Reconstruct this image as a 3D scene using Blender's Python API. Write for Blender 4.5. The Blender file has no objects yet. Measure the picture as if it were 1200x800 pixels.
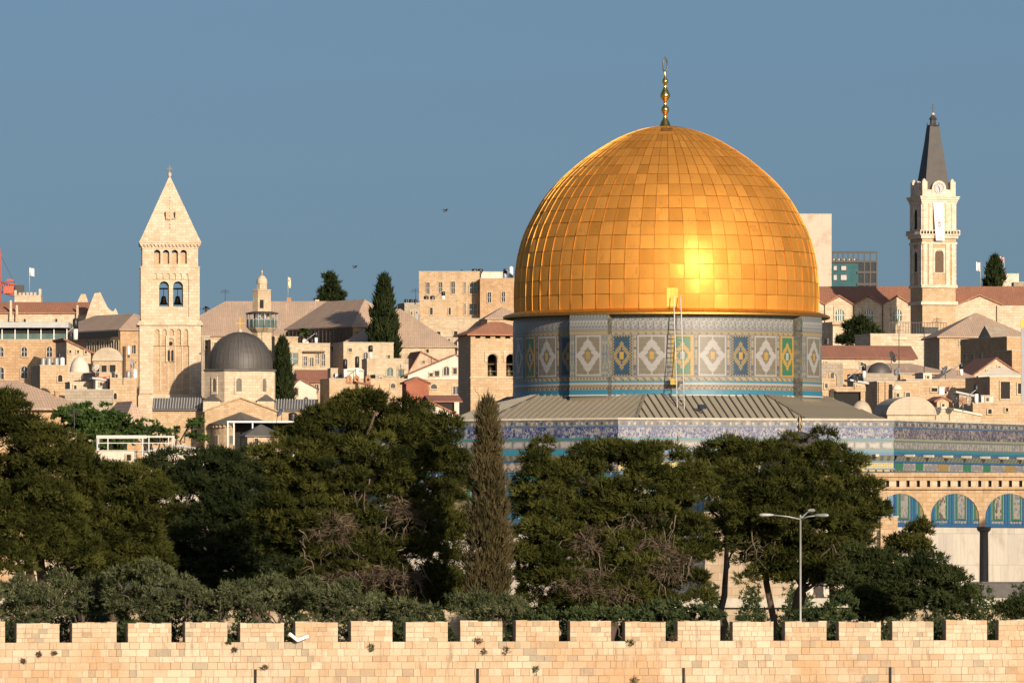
import bpy, math, random
import numpy as np
from mathutils import Vector, Matrix
R = math.radians
random.seed(7)
C = bpy.context.scene.collection
scene = bpy.context.scene
# ------------------------------------------------------------------ camera, sky, sun, exposure
F = 9360.0                      # focal length in photo pixels (photo 1200 px wide)
CZ, HOR = 2.4, 660.0            # eye height above the platform, horizon row in the photo
cam = bpy.data.cameras.new('camera'); camo = bpy.data.objects.new('camera', cam); C.objects.link(camo)
camo.location = (0, 0, CZ); camo.rotation_euler = (R(90), 0, 0)
cam.sensor_width = 36; cam.lens = 36*F/1200; cam.shift_y = (HOR-400)/1200
cam.clip_start = 1; cam.clip_end = 9000
scene.camera = camo
SUN_AZ, SUN_EL = 24, 16         # to the right of the line behind the camera
w = bpy.data.worlds.new('World'); scene.world = w; w.use_nodes = True
nt = w.node_tree; bg = nt.nodes['Background']
sky = nt.nodes.new('ShaderNodeTexSky'); sky.sky_type = 'NISHITA'; sky.sun_disc = False
sky.sun_elevation = R(SUN_EL); sky.sun_rotation = R(180-SUN_AZ)
sky.altitude = 750; sky.air_density = 1.0; sky.dust_density = 6.2; sky.ozone_density = 3.8
tc = nt.nodes.new('ShaderNodeTexCoord'); mp = nt.nodes.new('ShaderNodeVectorMath'); mp.operation = 'ADD'; mp.inputs[1].default_value = (0, 0, .065)
nt.links.new(tc.outputs['Generated'], mp.inputs[0]); nt.links.new(mp.outputs[0], sky.inputs[0]); nt.links.new(sky.outputs[0], bg.inputs[0]); bg.inputs[1].default_value = 0.071
sl = bpy.data.lights.new('sun', 'SUN'); sl.energy = 4.4; sl.angle = R(0.53); sl.color = (1.0, 0.82, 0.63)
so = bpy.data.objects.new('sun', sl); C.objects.link(so)
sd = Vector((math.sin(R(SUN_AZ))*math.cos(R(SUN_EL)), -math.cos(R(SUN_AZ))*math.cos(R(SUN_EL)), math.sin(R(SUN_EL))))
so.rotation_euler = sd.to_track_quat('Z', 'Y').to_euler()
vs = scene.view_settings; vs.view_transform = 'Standard'; vs.look = 'None'; vs.gamma = 1; vs.use_curve_mapping = False
vs.exposure = 0.42
scene.cycles.max_bounces = 6; scene.cycles.diffuse_bounces = 3; scene.cycles.transparent_max_bounces = 8
# ------------------------------------------------------------------ pixel -> place
def X(px, Y): return (px-600)/F*Y
def Z(py, Y): return CZ+(HOR-py)/F*Y
TY = [-2500, -700, -200, 0, 90, 250, 370, 428, 436, 438, 655, 668, 690, 800, 900, 1000, 1100, 1300, 1700, 4500]
TZ = [40, 45, 16, 0.6, -12, -26, -17, -12, -12, -4, -4, -6, -6, 1, 7, 13, 19, 27, 24, -20]
def T(Y): return float(np.interp(Y, TY, TZ))
# ------------------------------------------------------------------ materials
def _mat(name):
    m = bpy.data.materials.new(name); m.use_nodes = True
    return m, m.node_tree, m.node_tree.nodes['Principled BSDF']
def _n(nt, typ, **kw):
    n = nt.nodes.new(typ)
    for k, v in kw.items():
        if k.startswith('_'): setattr(n, k[1:], v)
        else: n.inputs[k].default_value = v
    return n
def c4(c): return (c[0], c[1], c[2], 1)
def uvmap(nt, sx=1, sy=1):
    t = nt.nodes.new('ShaderNodeUVMap'); mp = nt.nodes.new('ShaderNodeMapping')
    mp.inputs['Scale'].default_value = (sx, sy, 1)
    nt.links.new(t.outputs[0], mp.inputs[0]); return mp.outputs[0]
def mix(nt, a, b, fac, mode='MIX'):
    m = nt.nodes.new('ShaderNodeMix'); m.data_type = 'RGBA'; m.blend_type = mode
    for i, v in ((6, a), (7, b)):
        if isinstance(v, tuple): m.inputs[i].default_value = c4(v)
        else: nt.links.new(v, m.inputs[i])
    if isinstance(fac, float): m.inputs[0].default_value = fac
    else: nt.links.new(fac, m.inputs[0])
    return m.outputs[2]
def ramp(nt, src, p0, p1):
    r = nt.nodes.new('ShaderNodeMapRange'); r.inputs[1].default_value = p0; r.inputs[2].default_value = p1
    nt.links.new(src, r.inputs[0]); return r.outputs[0]
def noise(nt, vec, scale, detail=4, rough=0.6):
    n = _n(nt, 'ShaderNodeTexNoise', Scale=scale, Detail=detail, Roughness=rough)
    nt.links.new(vec, n.inputs['Vector']); return n.outputs['Fac']
MATS = {}
def stone(name, col, col2=None, mortar=None, bw=0.6, bh=0.32, stain=0.35, rough=0.9, joint=0.02):
    """Coursed stone: irregular blocks, blotches and rain streaks."""
    m, nt, b = _mat(name); uv = uvmap(nt)
    col2 = col2 or (col[0]*0.8, col[1]*0.72, col[2]*0.62); mortar = mortar or (col[0]*0.66, col[1]*0.62, col[2]*0.56)
    br = _n(nt, 'ShaderNodeTexBrick', Color1=c4(col), Color2=c4(col2), Mortar=c4(mortar), Scale=1.0)
    br.inputs['Mortar Size'].default_value = joint; br.inputs['Brick Width'].default_value = bw; br.inputs['Row Height'].default_value = bh
    br.inputs['Mortar Smooth'].default_value = 0.4; br.inputs['Bias'].default_value = -0.2
    nt.links.new(uv, br.inputs['Vector'])
    n1 = noise(nt, uv, 0.35, 5, 0.65); n2 = noise(nt, uvmap(nt, 1.6, 0.22), 1.0, 5, 0.7); n3 = noise(nt, uv, 3.5, 3)
    c = mix(nt, br.outputs['Color'], (col[0]*0.62, col[1]*0.55, col[2]*0.46), ramp(nt, n1, 0.52, 0.8))
    st = nt.nodes.new('ShaderNodeMath'); st.operation = 'MULTIPLY'; st.inputs[1].default_value = stain
    nt.links.new(ramp(nt, n2, 0.5, 0.78), st.inputs[0])
    c = mix(nt, c, (0.11, 0.095, 0.075), st.outputs[0])
    c = mix(nt, c, (min(1, col[0]*1.25), min(1, col[1]*1.25), min(1, col[2]*1.25)), ramp(nt, n3, 0.6, 0.95))
    nt.links.new(c, b.inputs['Base Color']); b.inputs['Roughness'].default_value = rough
    bp = _n(nt, 'ShaderNodeBump', Strength=0.35, Distance=0.05); nt.links.new(br.outputs['Fac'], bp.inputs['Height']); bp.invert = True
    nt.links.new(bp.outputs[0], b.inputs['Normal'])
    MATS[name] = m; return m
def plain(name, col, rough=0.7, var=0.25, scale=1.2, metal=0.0, col2=None, sx=1, sy=1, bump=0.0):
    m, nt, b = _mat(name); uv = uvmap(nt, sx, sy)
    n1 = noise(nt, uv, scale, 5, 0.65)
    c2 = col2 or (col[0]*(1-2*var), col[1]*(1-2*var), col[2]*(1-2*var))
    c = mix(nt, col, c2, ramp(nt, n1, 0.4, 0.75))
    nt.links.new(c, b.inputs['Base Color']); b.inputs['Roughness'].default_value = rough; b.inputs['Metallic'].default_value = metal
    if bump:
        bp = _n(nt, 'ShaderNodeBump', Strength=bump, Distance=0.05); nt.links.new(n1, bp.inputs['Height']); nt.links.new(bp.outputs[0], b.inputs['Normal'])
    MATS[name] = m; return m
def rooftile(name, col, col2):
    m, nt, b = _mat(name); uv = uvmap(nt)
    br = _n(nt, 'ShaderNodeTexBrick', Color1=c4(col), Color2=c4(col2), Mortar=(col[0]*.55, col[1]*.55, col[2]*.55, 1), Scale=1.0)
    br.inputs['Mortar Size'].default_value = 0.025; br.inputs['Brick Width'].default_value = 0.27; br.inputs['Row Height'].default_value = 0.36
    br.offset = 0.0; nt.links.new(uv, br.inputs['Vector'])
    n1 = noise(nt, uv, 0.3, 6, 0.7); n2 = noise(nt, uvmap(nt, 1.2, .15), 1.5, 4)
    c = mix(nt, br.outputs['Color'], (col[0]*.6, col[1]*.66, col[2]*.7), ramp(nt, n1, 0.45, 0.8))
    c = mix(nt, c, (min(1, col[0]*1.2), col[1]*1.25, col[2]*1.3), ramp(nt, n2, 0.55, 0.9))
    nt.links.new(c, b.inputs['Base Color']); b.inputs['Roughness'].default_value = 0.9
    bp = _n(nt, 'ShaderNodeBump', Strength=0.5, Distance=0.06); nt.links.new(br.outputs['Fac'], bp.inputs['Height']); bp.invert = True
    nt.links.new(bp.outputs[0], b.inputs['Normal'])
    MATS[name] = m; return m
def script_band(name, ground, ink, scale=3.2, cover=0.5):
    """Flowing calligraphic strokes in two glaze colours."""
    m, nt, b = _mat(name); uv = uvmap(nt, 1.25, 0.8)
    n = _n(nt, 'ShaderNodeTexNoise', Scale=scale*1.3, Detail=1.0); n.inputs['Distortion'].default_value = 1.4
    nt.links.new(uv, n.inputs['Vector'])
    v = _n(nt, 'ShaderNodeTexVoronoi', Scale=scale*1.5); v.feature = 'DISTANCE_TO_EDGE'; nt.links.new(uv, v.inputs['Vector'])
    a = ramp(nt, n.outputs['Fac'], cover-0.03, cover+0.03)
    e = ramp(nt, v.outputs['Distance'], 0.10, 0.04)
    mx = nt.nodes.new('ShaderNodeMath'); mx.operation = 'MAXIMUM'; nt.links.new(a, mx.inputs[0])
    ml = nt.nodes.new('ShaderNodeMath'); ml.operation = 'MULTIPLY'; nt.links.new(e, ml.inputs[0]); ml.inputs[1].default_value = .65
    nt.links.new(ml.outputs[0], mx.inputs[1])
    c = mix(nt, ground, ink, mx.outputs[0])
    nt.links.new(mix(nt, c, (ground[0]*.6, ground[1]*.6, ground[2]*.7), ramp(nt, noise(nt, uv, .5), .5, .8)), b.inputs['Base Color'])
    b.inputs['Roughness'].default_value = 0.45
    MATS[name] = m; return m
def mosaic(name, cols, scale=6.0, rough=0.5):
    """Small glazed tesserae: random pick from a few colours."""
    m, nt, b = _mat(name); uv = uvmap(nt)
    v = _n(nt, 'ShaderNodeTexVoronoi', Scale=scale, Randomness=0.55); v.distance = 'CHEBYCHEV'; nt.links.new(uv, v.inputs['Vector'])
    s = nt.nodes.new('ShaderNodeSeparateColor'); nt.links.new(v.outputs['Color'], s.inputs[0])
    cr = nt.nodes.new('ShaderNodeValToRGB'); cr.color_ramp.interpolation = 'CONSTANT'
    el = cr.color_ramp.elements
    el[0].color = c4(cols[0]); el[1].position = 1/len(cols); el[1].color = c4(cols[1])
    for i in range(2, len(cols)):
        e = el.new(i/len(cols)); e.color = c4(cols[i])
    nt.links.new(s.outputs[0], cr.inputs[0])
    c = mix(nt, cr.outputs[0], (cols[0][0]*.6, cols[0][1]*.6, cols[0][2]*.6), ramp(nt, noise(nt, uv, .8), .5, .85))
    nt.links.new(c, b.inputs['Base Color']); b.inputs['Roughness'].default_value = rough
    MATS[name] = m; return m
def attr_mat(name, lo, hi, rough=0.8, metal=0.0, rlo=None, rhi=None, trans=0.0):
    m, nt, b = _mat(name)
    a = nt.nodes.new('ShaderNodeAttribute'); a.attribute_name = 'tint'
    nt.links.new(mix(nt, lo, hi, a.outputs['Fac']), b.inputs['Base Color'])
    b.inputs['Roughness'].default_value = rough; b.inputs['Metallic'].default_value = metal
    if rlo is not None:
        r = nt.nodes.new('ShaderNodeMapRange'); r.inputs[3].default_value = rlo; r.inputs[4].default_value = rhi
        nt.links.new(a.outputs['Fac'], r.inputs[0]); nt.links.new(r.outputs[0], b.inputs['Roughness'])
    b.inputs['Specular IOR Level'].default_value = 0.5 if metal else 0.05
    MATS[name] = m; return m
stone('cream', (0.56, 0.46, 0.33)); stone('honey', (0.52, 0.385, 0.245)); stone('orange', (0.50, 0.34, 0.20))
stone('grey_stone', (0.38, 0.33, 0.26)); stone('tower_stone', (0.61, 0.505, 0.375), stain=0.32, bw=.7, bh=.4)
stone('platform_stone', (0.42, 0.34, 0.24), bw=0.9, bh=0.5, stain=.5); stone('arcade_stone', (0.50, 0.36, 0.22), bw=.55, bh=.3, stain=.4)
stone('marble', (0.54, 0.50, 0.42), (0.44, 0.41, 0.36), (0.36, 0.32, 0.26), bw=1.15, bh=2.3, stain=.42, rough=.6, joint=.018)
stone('old_plaster', (0.50, 0.425, 0.32), (0.47, 0.39, 0.29), (0.45, 0.375, 0.28), stain=.4); stone('pink_render', (0.54, 0.45, 0.36), (0.52, 0.43, 0.34), (0.5, 0.41, 0.32), bw=3, bh=3, stain=.15); stone('rose_stone', (0.54, 0.40, 0.29), stain=.45); stone('white_stone', (0.70, 0.61, 0.49), stain=.15); stone('lime_render', (0.66, 0.60, 0.50), (0.63, 0.56, 0.45), (0.60, 0.53, 0.43), stain=.25)
stone('red_boards', (0.36, 0.13, 0.075), (0.30, 0.10, 0.06), (0.16, .06, .04), bw=4, bh=.22, stain=.3)
rooftile('brown_tiles', (0.52, 0.375, 0.27), (0.465, 0.33, 0.235)); rooftile('red_tiles', (0.44, 0.20, 0.115), (0.38, 0.165, 0.095))
rooftile('rust_tiles', (0.31, 0.14, 0.09), (0.27, .12, .08))
plain('spire_slate', (0.05, 0.045, 0.043), .6, .2, .8); plain('lead', (0.085, 0.078, 0.072), .55, .2, .8); plain('dark_sheet', (0.12, 0.115, 0.105), .6, .2, .6, sx=2, sy=.2)
plain('white_paint', (0.78, 0.77, 0.73), .6, .06); plain('dull_white', (0.56, 0.55, 0.52), .6, .1); plain('grey_sheet', (0.42, 0.43, 0.43), .5, .1)
plain('flat_roof', (0.40, 0.35, 0.28), .95, .2, .5); plain('dark_glass', (0.025, 0.03, 0.035), .15, .2)
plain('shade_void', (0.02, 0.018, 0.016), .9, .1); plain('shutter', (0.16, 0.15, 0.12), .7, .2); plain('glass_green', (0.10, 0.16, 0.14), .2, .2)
plain('teal_glass', (0.015, 0.10, 0.115), .25, .25, .4); plain('steel', (0.25, 0.26, 0.27), .4, .1, metal=.6)
plain('black_plastic', (0.018, 0.018, 0.02), .45, .1); plain('brown_wood', (0.13, 0.085, 0.05), .8, .25, 2, sx=6)
plain('crane_red', (0.45, 0.10, 0.055), .5, .1); plain('bronze', (0.16, 0.12, 0.06), .4, .2, metal=.8)
plain('gilt', (0.95, 0.60, 0.14), .22, .05, metal=1.0); plain('white_cloth', (0.8, 0.78, 0.76), .9, .04); plain('pink_ink', (0.66, 0.30, 0.30), .9, .2, 6)
plain('red_cloth', (0.55, 0.06, 0.06), .9, .05); plain('iron', (0.06, 0.055, 0.05), .6, .1); plain('blue_panel', (0.03, 0.035, 0.06), .15, .1)
plain('roof_lead_sheet', (0.32, 0.285, 0.215), .55, .12, .5, sx=.6, sy=.25, bump=.05)
plain('roof_seam', (0.20, 0.18, 0.14), .6, .1); plain('coping', (0.50, 0.46, 0.37), .8, .15, 2)
plain('painted_shade', (0.075, 0.068, 0.065), .5, .2, 3); plain('galvanised', (0.33, 0.34, 0.33), .5, .1, metal=.3)  # dark stone tone: shade painted into one arcade column and the parapet
plain('bark', (0.10, 0.072, 0.05), .95, .3, 3, sx=3, sy=.6, bump=.4); plain('dead_wood', (0.15, 0.115, 0.085), .95, .2, 3)
plain('terracotta', (0.42, 0.22, 0.12), .9, .2)
# glazed tile colours
for nm, col in dict(white=(.30, .29, .275), olive=(.155, .14, .10), ochre=(.26, .18, .065), yellow=(.34, .22, .055), navy=(.025, .06, .095), green=(.035, .14, .08),
                    teal=(.03, .16, .20), cyan=(.03, .175, .27), blue=(.03, .10, .22), palegreen=(.22, .24, .16), greygreen=(.12, .145, .135), brown=(.16, .115, .085), dullyellow=(.33, .27, .06), grey=(.19, .19, .195)).items():
    plain('tile_'+nm, col, .4, .12, 5)
mosaic('drum_mosaic', [(.165, .16, .13), (.125, .145, .15), (.215, .20, .16), (.10, .125, .14), (.23, .19, .12)], 5)
mosaic('ochre_mosaic', [(.24, .19, .10), (.085, .085, .10), (.27, .23, .15)], 5.5)
mosaic('crest_mosaic', [(.15, .135, .115), (.09, .10, .135), (.21, .20, .18), (.125, .11, .10)], 5)
mosaic('lattice_mosaic', [(.32, .30, .26), (.09, .075, .07), (.28, .24, .18)], 4.5)
mosaic('ochre_lattice', [(.29, .21, .10), (.22, .17, .09), (.17, .16, .10)], 5)
mosaic('blue_mosaic', [(.025, .085, .19), (.03, .12, .22), (.025, .065, .16), (.08, .14, .18)], 4)
mosaic('frieze_mosaic', [(.25, .235, .21), (.16, .155, .18), (.27, .26, .235)], 5)
script_band('drum_script', (.085, .10, .125), (.27, .265, .24), 3.4); script_band('blue_script', (.012, .03, .13), (.23, .225, .22), 2.5, .55)
script_band('violet_script', (.05, .048, .09), (.22, .20, .175), 2.5, .55)
def gold_mat():
    """Gilded sheet: mostly dull and dusty, with a fraction still polished."""
    m, nt, b = _mat('gold'); a = nt.nodes.new('ShaderNodeAttribute'); a.attribute_name = 'tint'; uv = uvmap(nt)
    c = mix(nt, (0.58, 0.285, 0.055), (0.80, 0.43, 0.10), a.outputs['Fac'])
    c = mix(nt, c, (0.44, 0.22, 0.05), ramp(nt, noise(nt, uvmap(nt, 1.4, .3), 1.1, 5, .7), .55, .85))
    b.inputs['Metallic'].default_value = 1; b.inputs['Roughness'].default_value = .78; nt.links.new(c, b.inputs['Base Color'])
    g = nt.nodes.new('ShaderNodeBsdfGlossy'); g.inputs['Roughness'].default_value = .34; nt.links.new(c, g.inputs['Color'])
    bp = _n(nt, 'ShaderNodeBump', Strength=.25, Distance=.05); nt.links.new(noise(nt, uv, 1.6, 3, .6), bp.inputs['Height'])
    nt.links.new(bp.outputs[0], g.inputs['Normal']); nt.links.new(bp.outputs[0], b.inputs['Normal'])
    mx = nt.nodes.new('ShaderNodeMixShader'); mx.inputs[0].default_value = .08
    nt.links.new(b.outputs[0], mx.inputs[1]); nt.links.new(g.outputs[0], mx.inputs[2]); nt.links.new(mx.outputs[0], nt.nodes['Material Output'].inputs[0]); MATS['gold'] = m
gold_mat()
plain('gold_seam', (0.66, 0.33, 0.065), .6, .1, metal=1.0); plain('gold_lap', (0.40, 0.20, 0.045), .6, .2, metal=1.0); plain('gold_rim', (0.66, 0.36, 0.08), .5, .15, 2, metal=1.0)
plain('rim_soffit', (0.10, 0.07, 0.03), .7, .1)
attr_mat('wall_stone', (0.43, 0.285, 0.17), (0.59, 0.49, 0.36), .95)
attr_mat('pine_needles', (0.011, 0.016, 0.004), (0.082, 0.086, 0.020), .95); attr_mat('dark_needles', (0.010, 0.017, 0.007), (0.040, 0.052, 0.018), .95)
attr_mat('cypress_brown', (0.036, 0.031, 0.014), (0.118, 0.094, 0.043), .85); attr_mat('olive_leaves', (0.032, 0.041, 0.017), (0.122, 0.135, 0.066), .7)
attr_mat('shrub_leaves', (0.02, 0.035, 0.015), (0.075, 0.095, 0.035), .7); attr_mat('bush_leaves', (0.012, 0.020, 0.007), (0.058, 0.072, 0.024), .9); attr_mat('broad_leaves', (0.02, 0.04, 0.012), (0.07, 0.11, 0.028), .7)
attr_mat('dry_twigs', (0.06, 0.046, 0.03), (0.17, 0.13, 0.088), .95)
def patch_wall(mat):
    """Weathering on the rampart: grime blotches over the per-stone colour."""
    nt = mat.node_tree; b = nt.nodes['Principled BSDF']; src = b.inputs['Base Color'].links[0].from_socket
    uv = uvmap(nt); n1 = noise(nt, uv, .6, 6, .7); n2 = noise(nt, uvmap(nt, 2.2, .35), 1.1, 5, .7); n3 = noise(nt, uv, 5, 4, .7)
    at = nt.nodes.new('ShaderNodeAttribute'); at.attribute_name = 'tint'
    src = mix(nt, src, (.36, .30, .22), ramp(nt, at.outputs['Fac'], .09, .03)); n4 = noise(nt, uv, .16, 4, .6)
    src = mix(nt, src, (.59, .50, .385), ramp(nt, n4, .55, .85)); src = mix(nt, src, (.47, .29, .155), ramp(nt, n4, .50, .30))
    c = mix(nt, src, (.30, .20, .11), ramp(nt, n1, .56, .85)); c = mix(nt, c, (.13, .11, .085), ramp(nt, n2, .57, .80))
    c = mix(nt, c, (.72, .61, .46), ramp(nt, n3, .6, 1.1))
    nt.links.new(c, b.inputs['Base Color'])
    bp = _n(nt, 'ShaderNodeBump', Strength=0.8, Distance=0.05); nt.links.new(n3, bp.inputs['Height']); nt.links.new(bp.outputs[0], b.inputs['Normal'])
patch_wall(MATS['wall_stone'])
def ground_mat():
    m, nt, b = _mat('earth'); t = nt.nodes.new('ShaderNodeTexCoord'); n1 = noise(nt, t.outputs['Object'], .05, 8, .65); n2 = noise(nt, t.outputs['Object'], .8, 5)
    c = mix(nt, (.20, .16, .10), (.07, .075, .035), ramp(nt, n1, .4, .65)); c = mix(nt, c, (.27, .22, .15), ramp(nt, n2, .5, .9))
    nt.links.new(c, b.inputs['Base Color']); b.inputs['Roughness'].default_value = 1; MATS['earth'] = m
ground_mat()
# ------------------------------------------------------------------ mesh builder
class MB:
    def __init__(s): s.v = []; s.f = []; s.m = []; s.t = []; s.sm = []
    def face(s, pts, mat, tint=None, smooth=False):
        i = len(s.v); s.v += [tuple(p) for p in pts]; s.f.append(list(range(i, i+len(pts)))); s.m.append(mat); s.t.append(0.5 if tint is None else tint); s.sm.append(smooth)
    def box(s, x0, x1, y0, y1, z0, z1, mat, skip=''):
        P = [(x0, y0, z0), (x1, y0, z0), (x1, y1, z0), (x0, y1, z0), (x0, y0, z1), (x1, y0, z1), (x1, y1, z1), (x0, y1, z1)]
        for k, q in (('b', (3, 2, 1, 0)), ('t', (4, 5, 6, 7)), ('f', (0, 1, 5, 4)), ('r', (1, 2, 6, 5)), ('k', (2, 3, 7, 6)), ('l', (3, 0, 4, 7))):
            if k not in skip: s.face([P[i] for i in q], mat)
        return s
    def prism(s, poly, y0, y1, mat, edge=None):
        """poly: list of (x,z), counter-clockwise seen from -y."""
        s.face([(x, y0, z) for x, z in poly], mat); s.face([(x, y1, z) for x, z in reversed(poly)], mat)
        n = len(poly)
        for i in range(n):
            (a, b), (c, d) = poly[i], poly[(i+1) % n]
            s.face([(a, y0, b), (a, y1, b), (c, y1, d), (c, y0, d)], edge or mat)
        return s
    def lathe(s, prof, cx=0, cy=0, n=24, mat=None, a0=0, a1=360, smooth=True, rot=0):
        """prof: (r,z) from bottom to top; shared vertices so it can shade smoothly."""
        base = len(s.v); full = abs(a1-a0-360) < 1e-6; k = n if full else n+1
        for r, z in prof:
            for j in range(k):
                a = R(a0+(a1-a0)*j/n+rot); s.v.append((cx+r*math.sin(a), cy-r*math.cos(a), z))
        for i in range(len(prof)-1):
            for j in range(n):
                j2 = (j+1) % k
                s.f.append([base+i*k+j, base+i*k+j2, base+(i+1)*k+j2, base+(i+1)*k+j]); s.m.append(mat); s.t.append(.5); s.sm.append(smooth)
        return s
    def tube(s, pts, rads, mat, n=6):
        rings = []
        for i, p in enumerate(pts):
            p = Vector(p); d = (Vector(pts[min(i+1, len(pts)-1)])-Vector(pts[max(i-1, 0)]))
            d = d.normalized() if d.length > 1e-9 else Vector((0, 0, 1))
            u = d.cross(Vector((0.3, 1, 0.2))); u.normalize(); v = d.cross(u)
            b = len(s.v); r = rads[i] if not isinstance(rads, (int, float)) else rads
            for j in range(n):
                a = 2*math.pi*j/n; s.v.append(tuple(p+u*(r*math.cos(a))+v*(r*math.sin(a))))
            rings.append(b)
        for a, b in zip(rings, rings[1:]):
            for j in range(n):
                j2 = (j+1) % n; s.f.append([a+j, a+j2, b+j2, b+j]); s.m.append(mat); s.t.append(.5); s.sm.append(True)
        for b, o in ((rings[0], -1), (rings[-1], 1)):
            s.f.append([b+j for j in range(n)][::o]); s.m.append(mat); s.t.append(.5); s.sm.append(False)
        return s
    def arch_wall(s, x0, x1, z0, z1, ops, y0, y1, mat, reveal=None, seg=14):
        """wall slab with arched openings ops = [(centre, width, sill z, crown z)] (semicircular heads)."""
        reveal = reveal or mat
        def slab(a, b, za, zb, zc, zd):     # quad a..b with bottom za (at a), zb (at b) and top zc, zd
            s.face([(a, y0, za), (b, y0, zb), (b, y0, zd), (a, y0, zc)], mat); s.face([(a, y1, zc), (b, y1, zd), (b, y1, zb), (a, y1, za)], mat)
        x = x0
        for c, wd, zs, zt in sorted(ops):
            a, b = c-wd/2, c+wd/2; r = wd/2; sp = zt-r
            slab(x, a, z0, z0, z1, z1)
            if zs > z0+1e-4:
                slab(a, b, z0, z0, zs, zs); s.face([(a, y0, zs), (b, y0, zs), (b, y1, zs), (a, y1, zs)], reveal)
            A = [(c-r*math.cos(math.pi*i/seg), sp+r*math.sin(math.pi*i/seg)) for i in range(seg+1)]
            for (p, q), (u, v) in zip(A, A[1:]):
                slab(p, u, q, v, z1, z1); s.face([(p, y0, q), (p, y1, q), (u, y1, v), (u, y0, v)], reveal)
            s.face([(a, y0, zs), (a, y1, zs), (a, y1, sp), (a, y0, sp)], reveal); s.face([(b, y1, zs), (b, y0, zs), (b, y0, sp), (b, y1, sp)], reveal)
            x = b
        slab(x, x1, z0, z0, z1, z1)
        s.face([(x0, y0, z1), (x1, y0, z1), (x1, y1, z1), (x0, y1, z1)], mat)
        s.face([(x0, y1, z0), (x0, y0, z0), (x0, y0, z1), (x0, y1, z1)], mat); s.face([(x1, y0, z0), (x1, y1, z0), (x1, y1, z1), (x1, y0, z1)], mat)
        return s
    def xf(s, M4, start=0):
        for i in range(start, len(s.v)): s.v[i] = tuple(M4 @ Vector(s.v[i]))
        return s
    def build(s, name, parent=None, loc=(0, 0, 0), rz=0, label=None):
        me = bpy.data.meshes.new(name); me.from_pydata(s.v, [], s.f)
        names = []
        for m in s.m:
            if m not in names: names.append(m)
        for m in names: me.materials.append(MATS[m])
        me.polygons.foreach_set('material_index', [names.index(m) for m in s.m]); me.polygons.foreach_set('use_smooth', s.sm)
        if any(abs(t-.5) > 1e-6 for t in s.t):
            at = me.attributes.new('tint', 'FLOAT', 'FACE'); at.data.foreach_set('value', s.t)
        uvl = me.uv_layers.new(name='UVMap'); co = s.v; uv = [0.0]*(2*len(me.loops)); k = 0
        for fc in s.f:
            a, b, c = co[fc[0]], co[fc[1]], co[fc[2]]; d = co[fc[-1]]
            e1 = (c[0]-a[0], c[1]-a[1], c[2]-a[2]); e2 = (d[0]-b[0], d[1]-b[1], d[2]-b[2]) if len(fc) > 3 else (c[0]-b[0], c[1]-b[1], c[2]-b[2])
            nx, ny, nz = e1[1]*e2[2]-e1[2]*e2[1], e1[2]*e2[0]-e1[0]*e2[2], e1[0]*e2[1]-e1[1]*e2[0]
            L = math.sqrt(nx*nx+ny*ny+nz*nz) or 1; nx /= L; ny /= L; nz /= L
            h = math.hypot(nx, ny)
            if h < 0.05: tx, ty, bx, by, bz = 1, 0, 0, 1, 0
            else: tx, ty = -ny/h, nx/h; bx, by, bz = -nz*ty*1.0, nz*tx*1.0, nx*ty-ny*tx; 
            if bz < 0: bx, by, bz = -bx, -by, -bz
            for i in fc:
                p = co[i]; uv[k] = p[0]*tx+p[1]*ty; uv[k+1] = p[0]*bx+p[1]*by+p[2]*bz; k += 2
        uvl.data.foreach_set('uv', uv)
        o = bpy.data.objects.new(name, me); C.objects.link(o); o.location = loc; o.rotation_euler = (0, 0, rz)
        if parent: o.parent = parent
        if label: o['label'] = label
        return o
def tag(o, label, cat, group=None, kind=None):
    if label: o['label'] = label
    if cat: o['category'] = cat
    if group: o['group'] = group
    o['kind'] = kind or 'thing'
    return o
def thing(name, label, cat, loc, rz=0, group=None):
    o = bpy.data.objects.new(name, None); C.objects.link(o); o.empty_display_size = .5
    o.location = loc; o.rotation_euler = (0, 0, rz); return tag(o, label, cat, group, 'thing')
# ------------------------------------------------------------------ ground and platform
def ground():
    xs = np.concatenate([np.linspace(-4500, -160, 16), np.linspace(-140, 140, 57), np.linspace(160, 4500, 16)])
    ys = sorted(set(list(np.linspace(-2500, 4500, 71)) + TY + list(np.linspace(0, 430, 60)) + list(np.linspace(690, 1300, 100))))
    b = MB()
    rnd = random.Random(3)
    G = {}
    for i, x in enumerate(xs):
        for j, y in enumerate(ys):
            z = T(y)+(rnd.uniform(-.25, .25) if 5 < y < 400 or y > 700 else 0)
            if y > 436.5 and y < 439 : z = T(y)
            k = max(0.0, 1-abs(y-437)/60)
            G[i, j] = (float(x), float(y)+.27*float(np.clip(x, -60, 60))*k, z)
    for i in range(len(xs)-1):
        for j in range(len(ys)-1):
            b.face([G[i, j], G[i+1, j], G[i+1, j+1], G[i, j+1]], 'earth', smooth=False)
    o = b.build('ground'); o['kind'] = 'structure'
ground()
pf = MB(); pf.box(-190, 210, 528, 650, -6, 0, 'platform_stone'); pf.box(-190, 210, 527.6, 528.0, -.5, .12, 'coping')
o = pf.build('terrace'); o['kind'] = 'structure'
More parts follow.
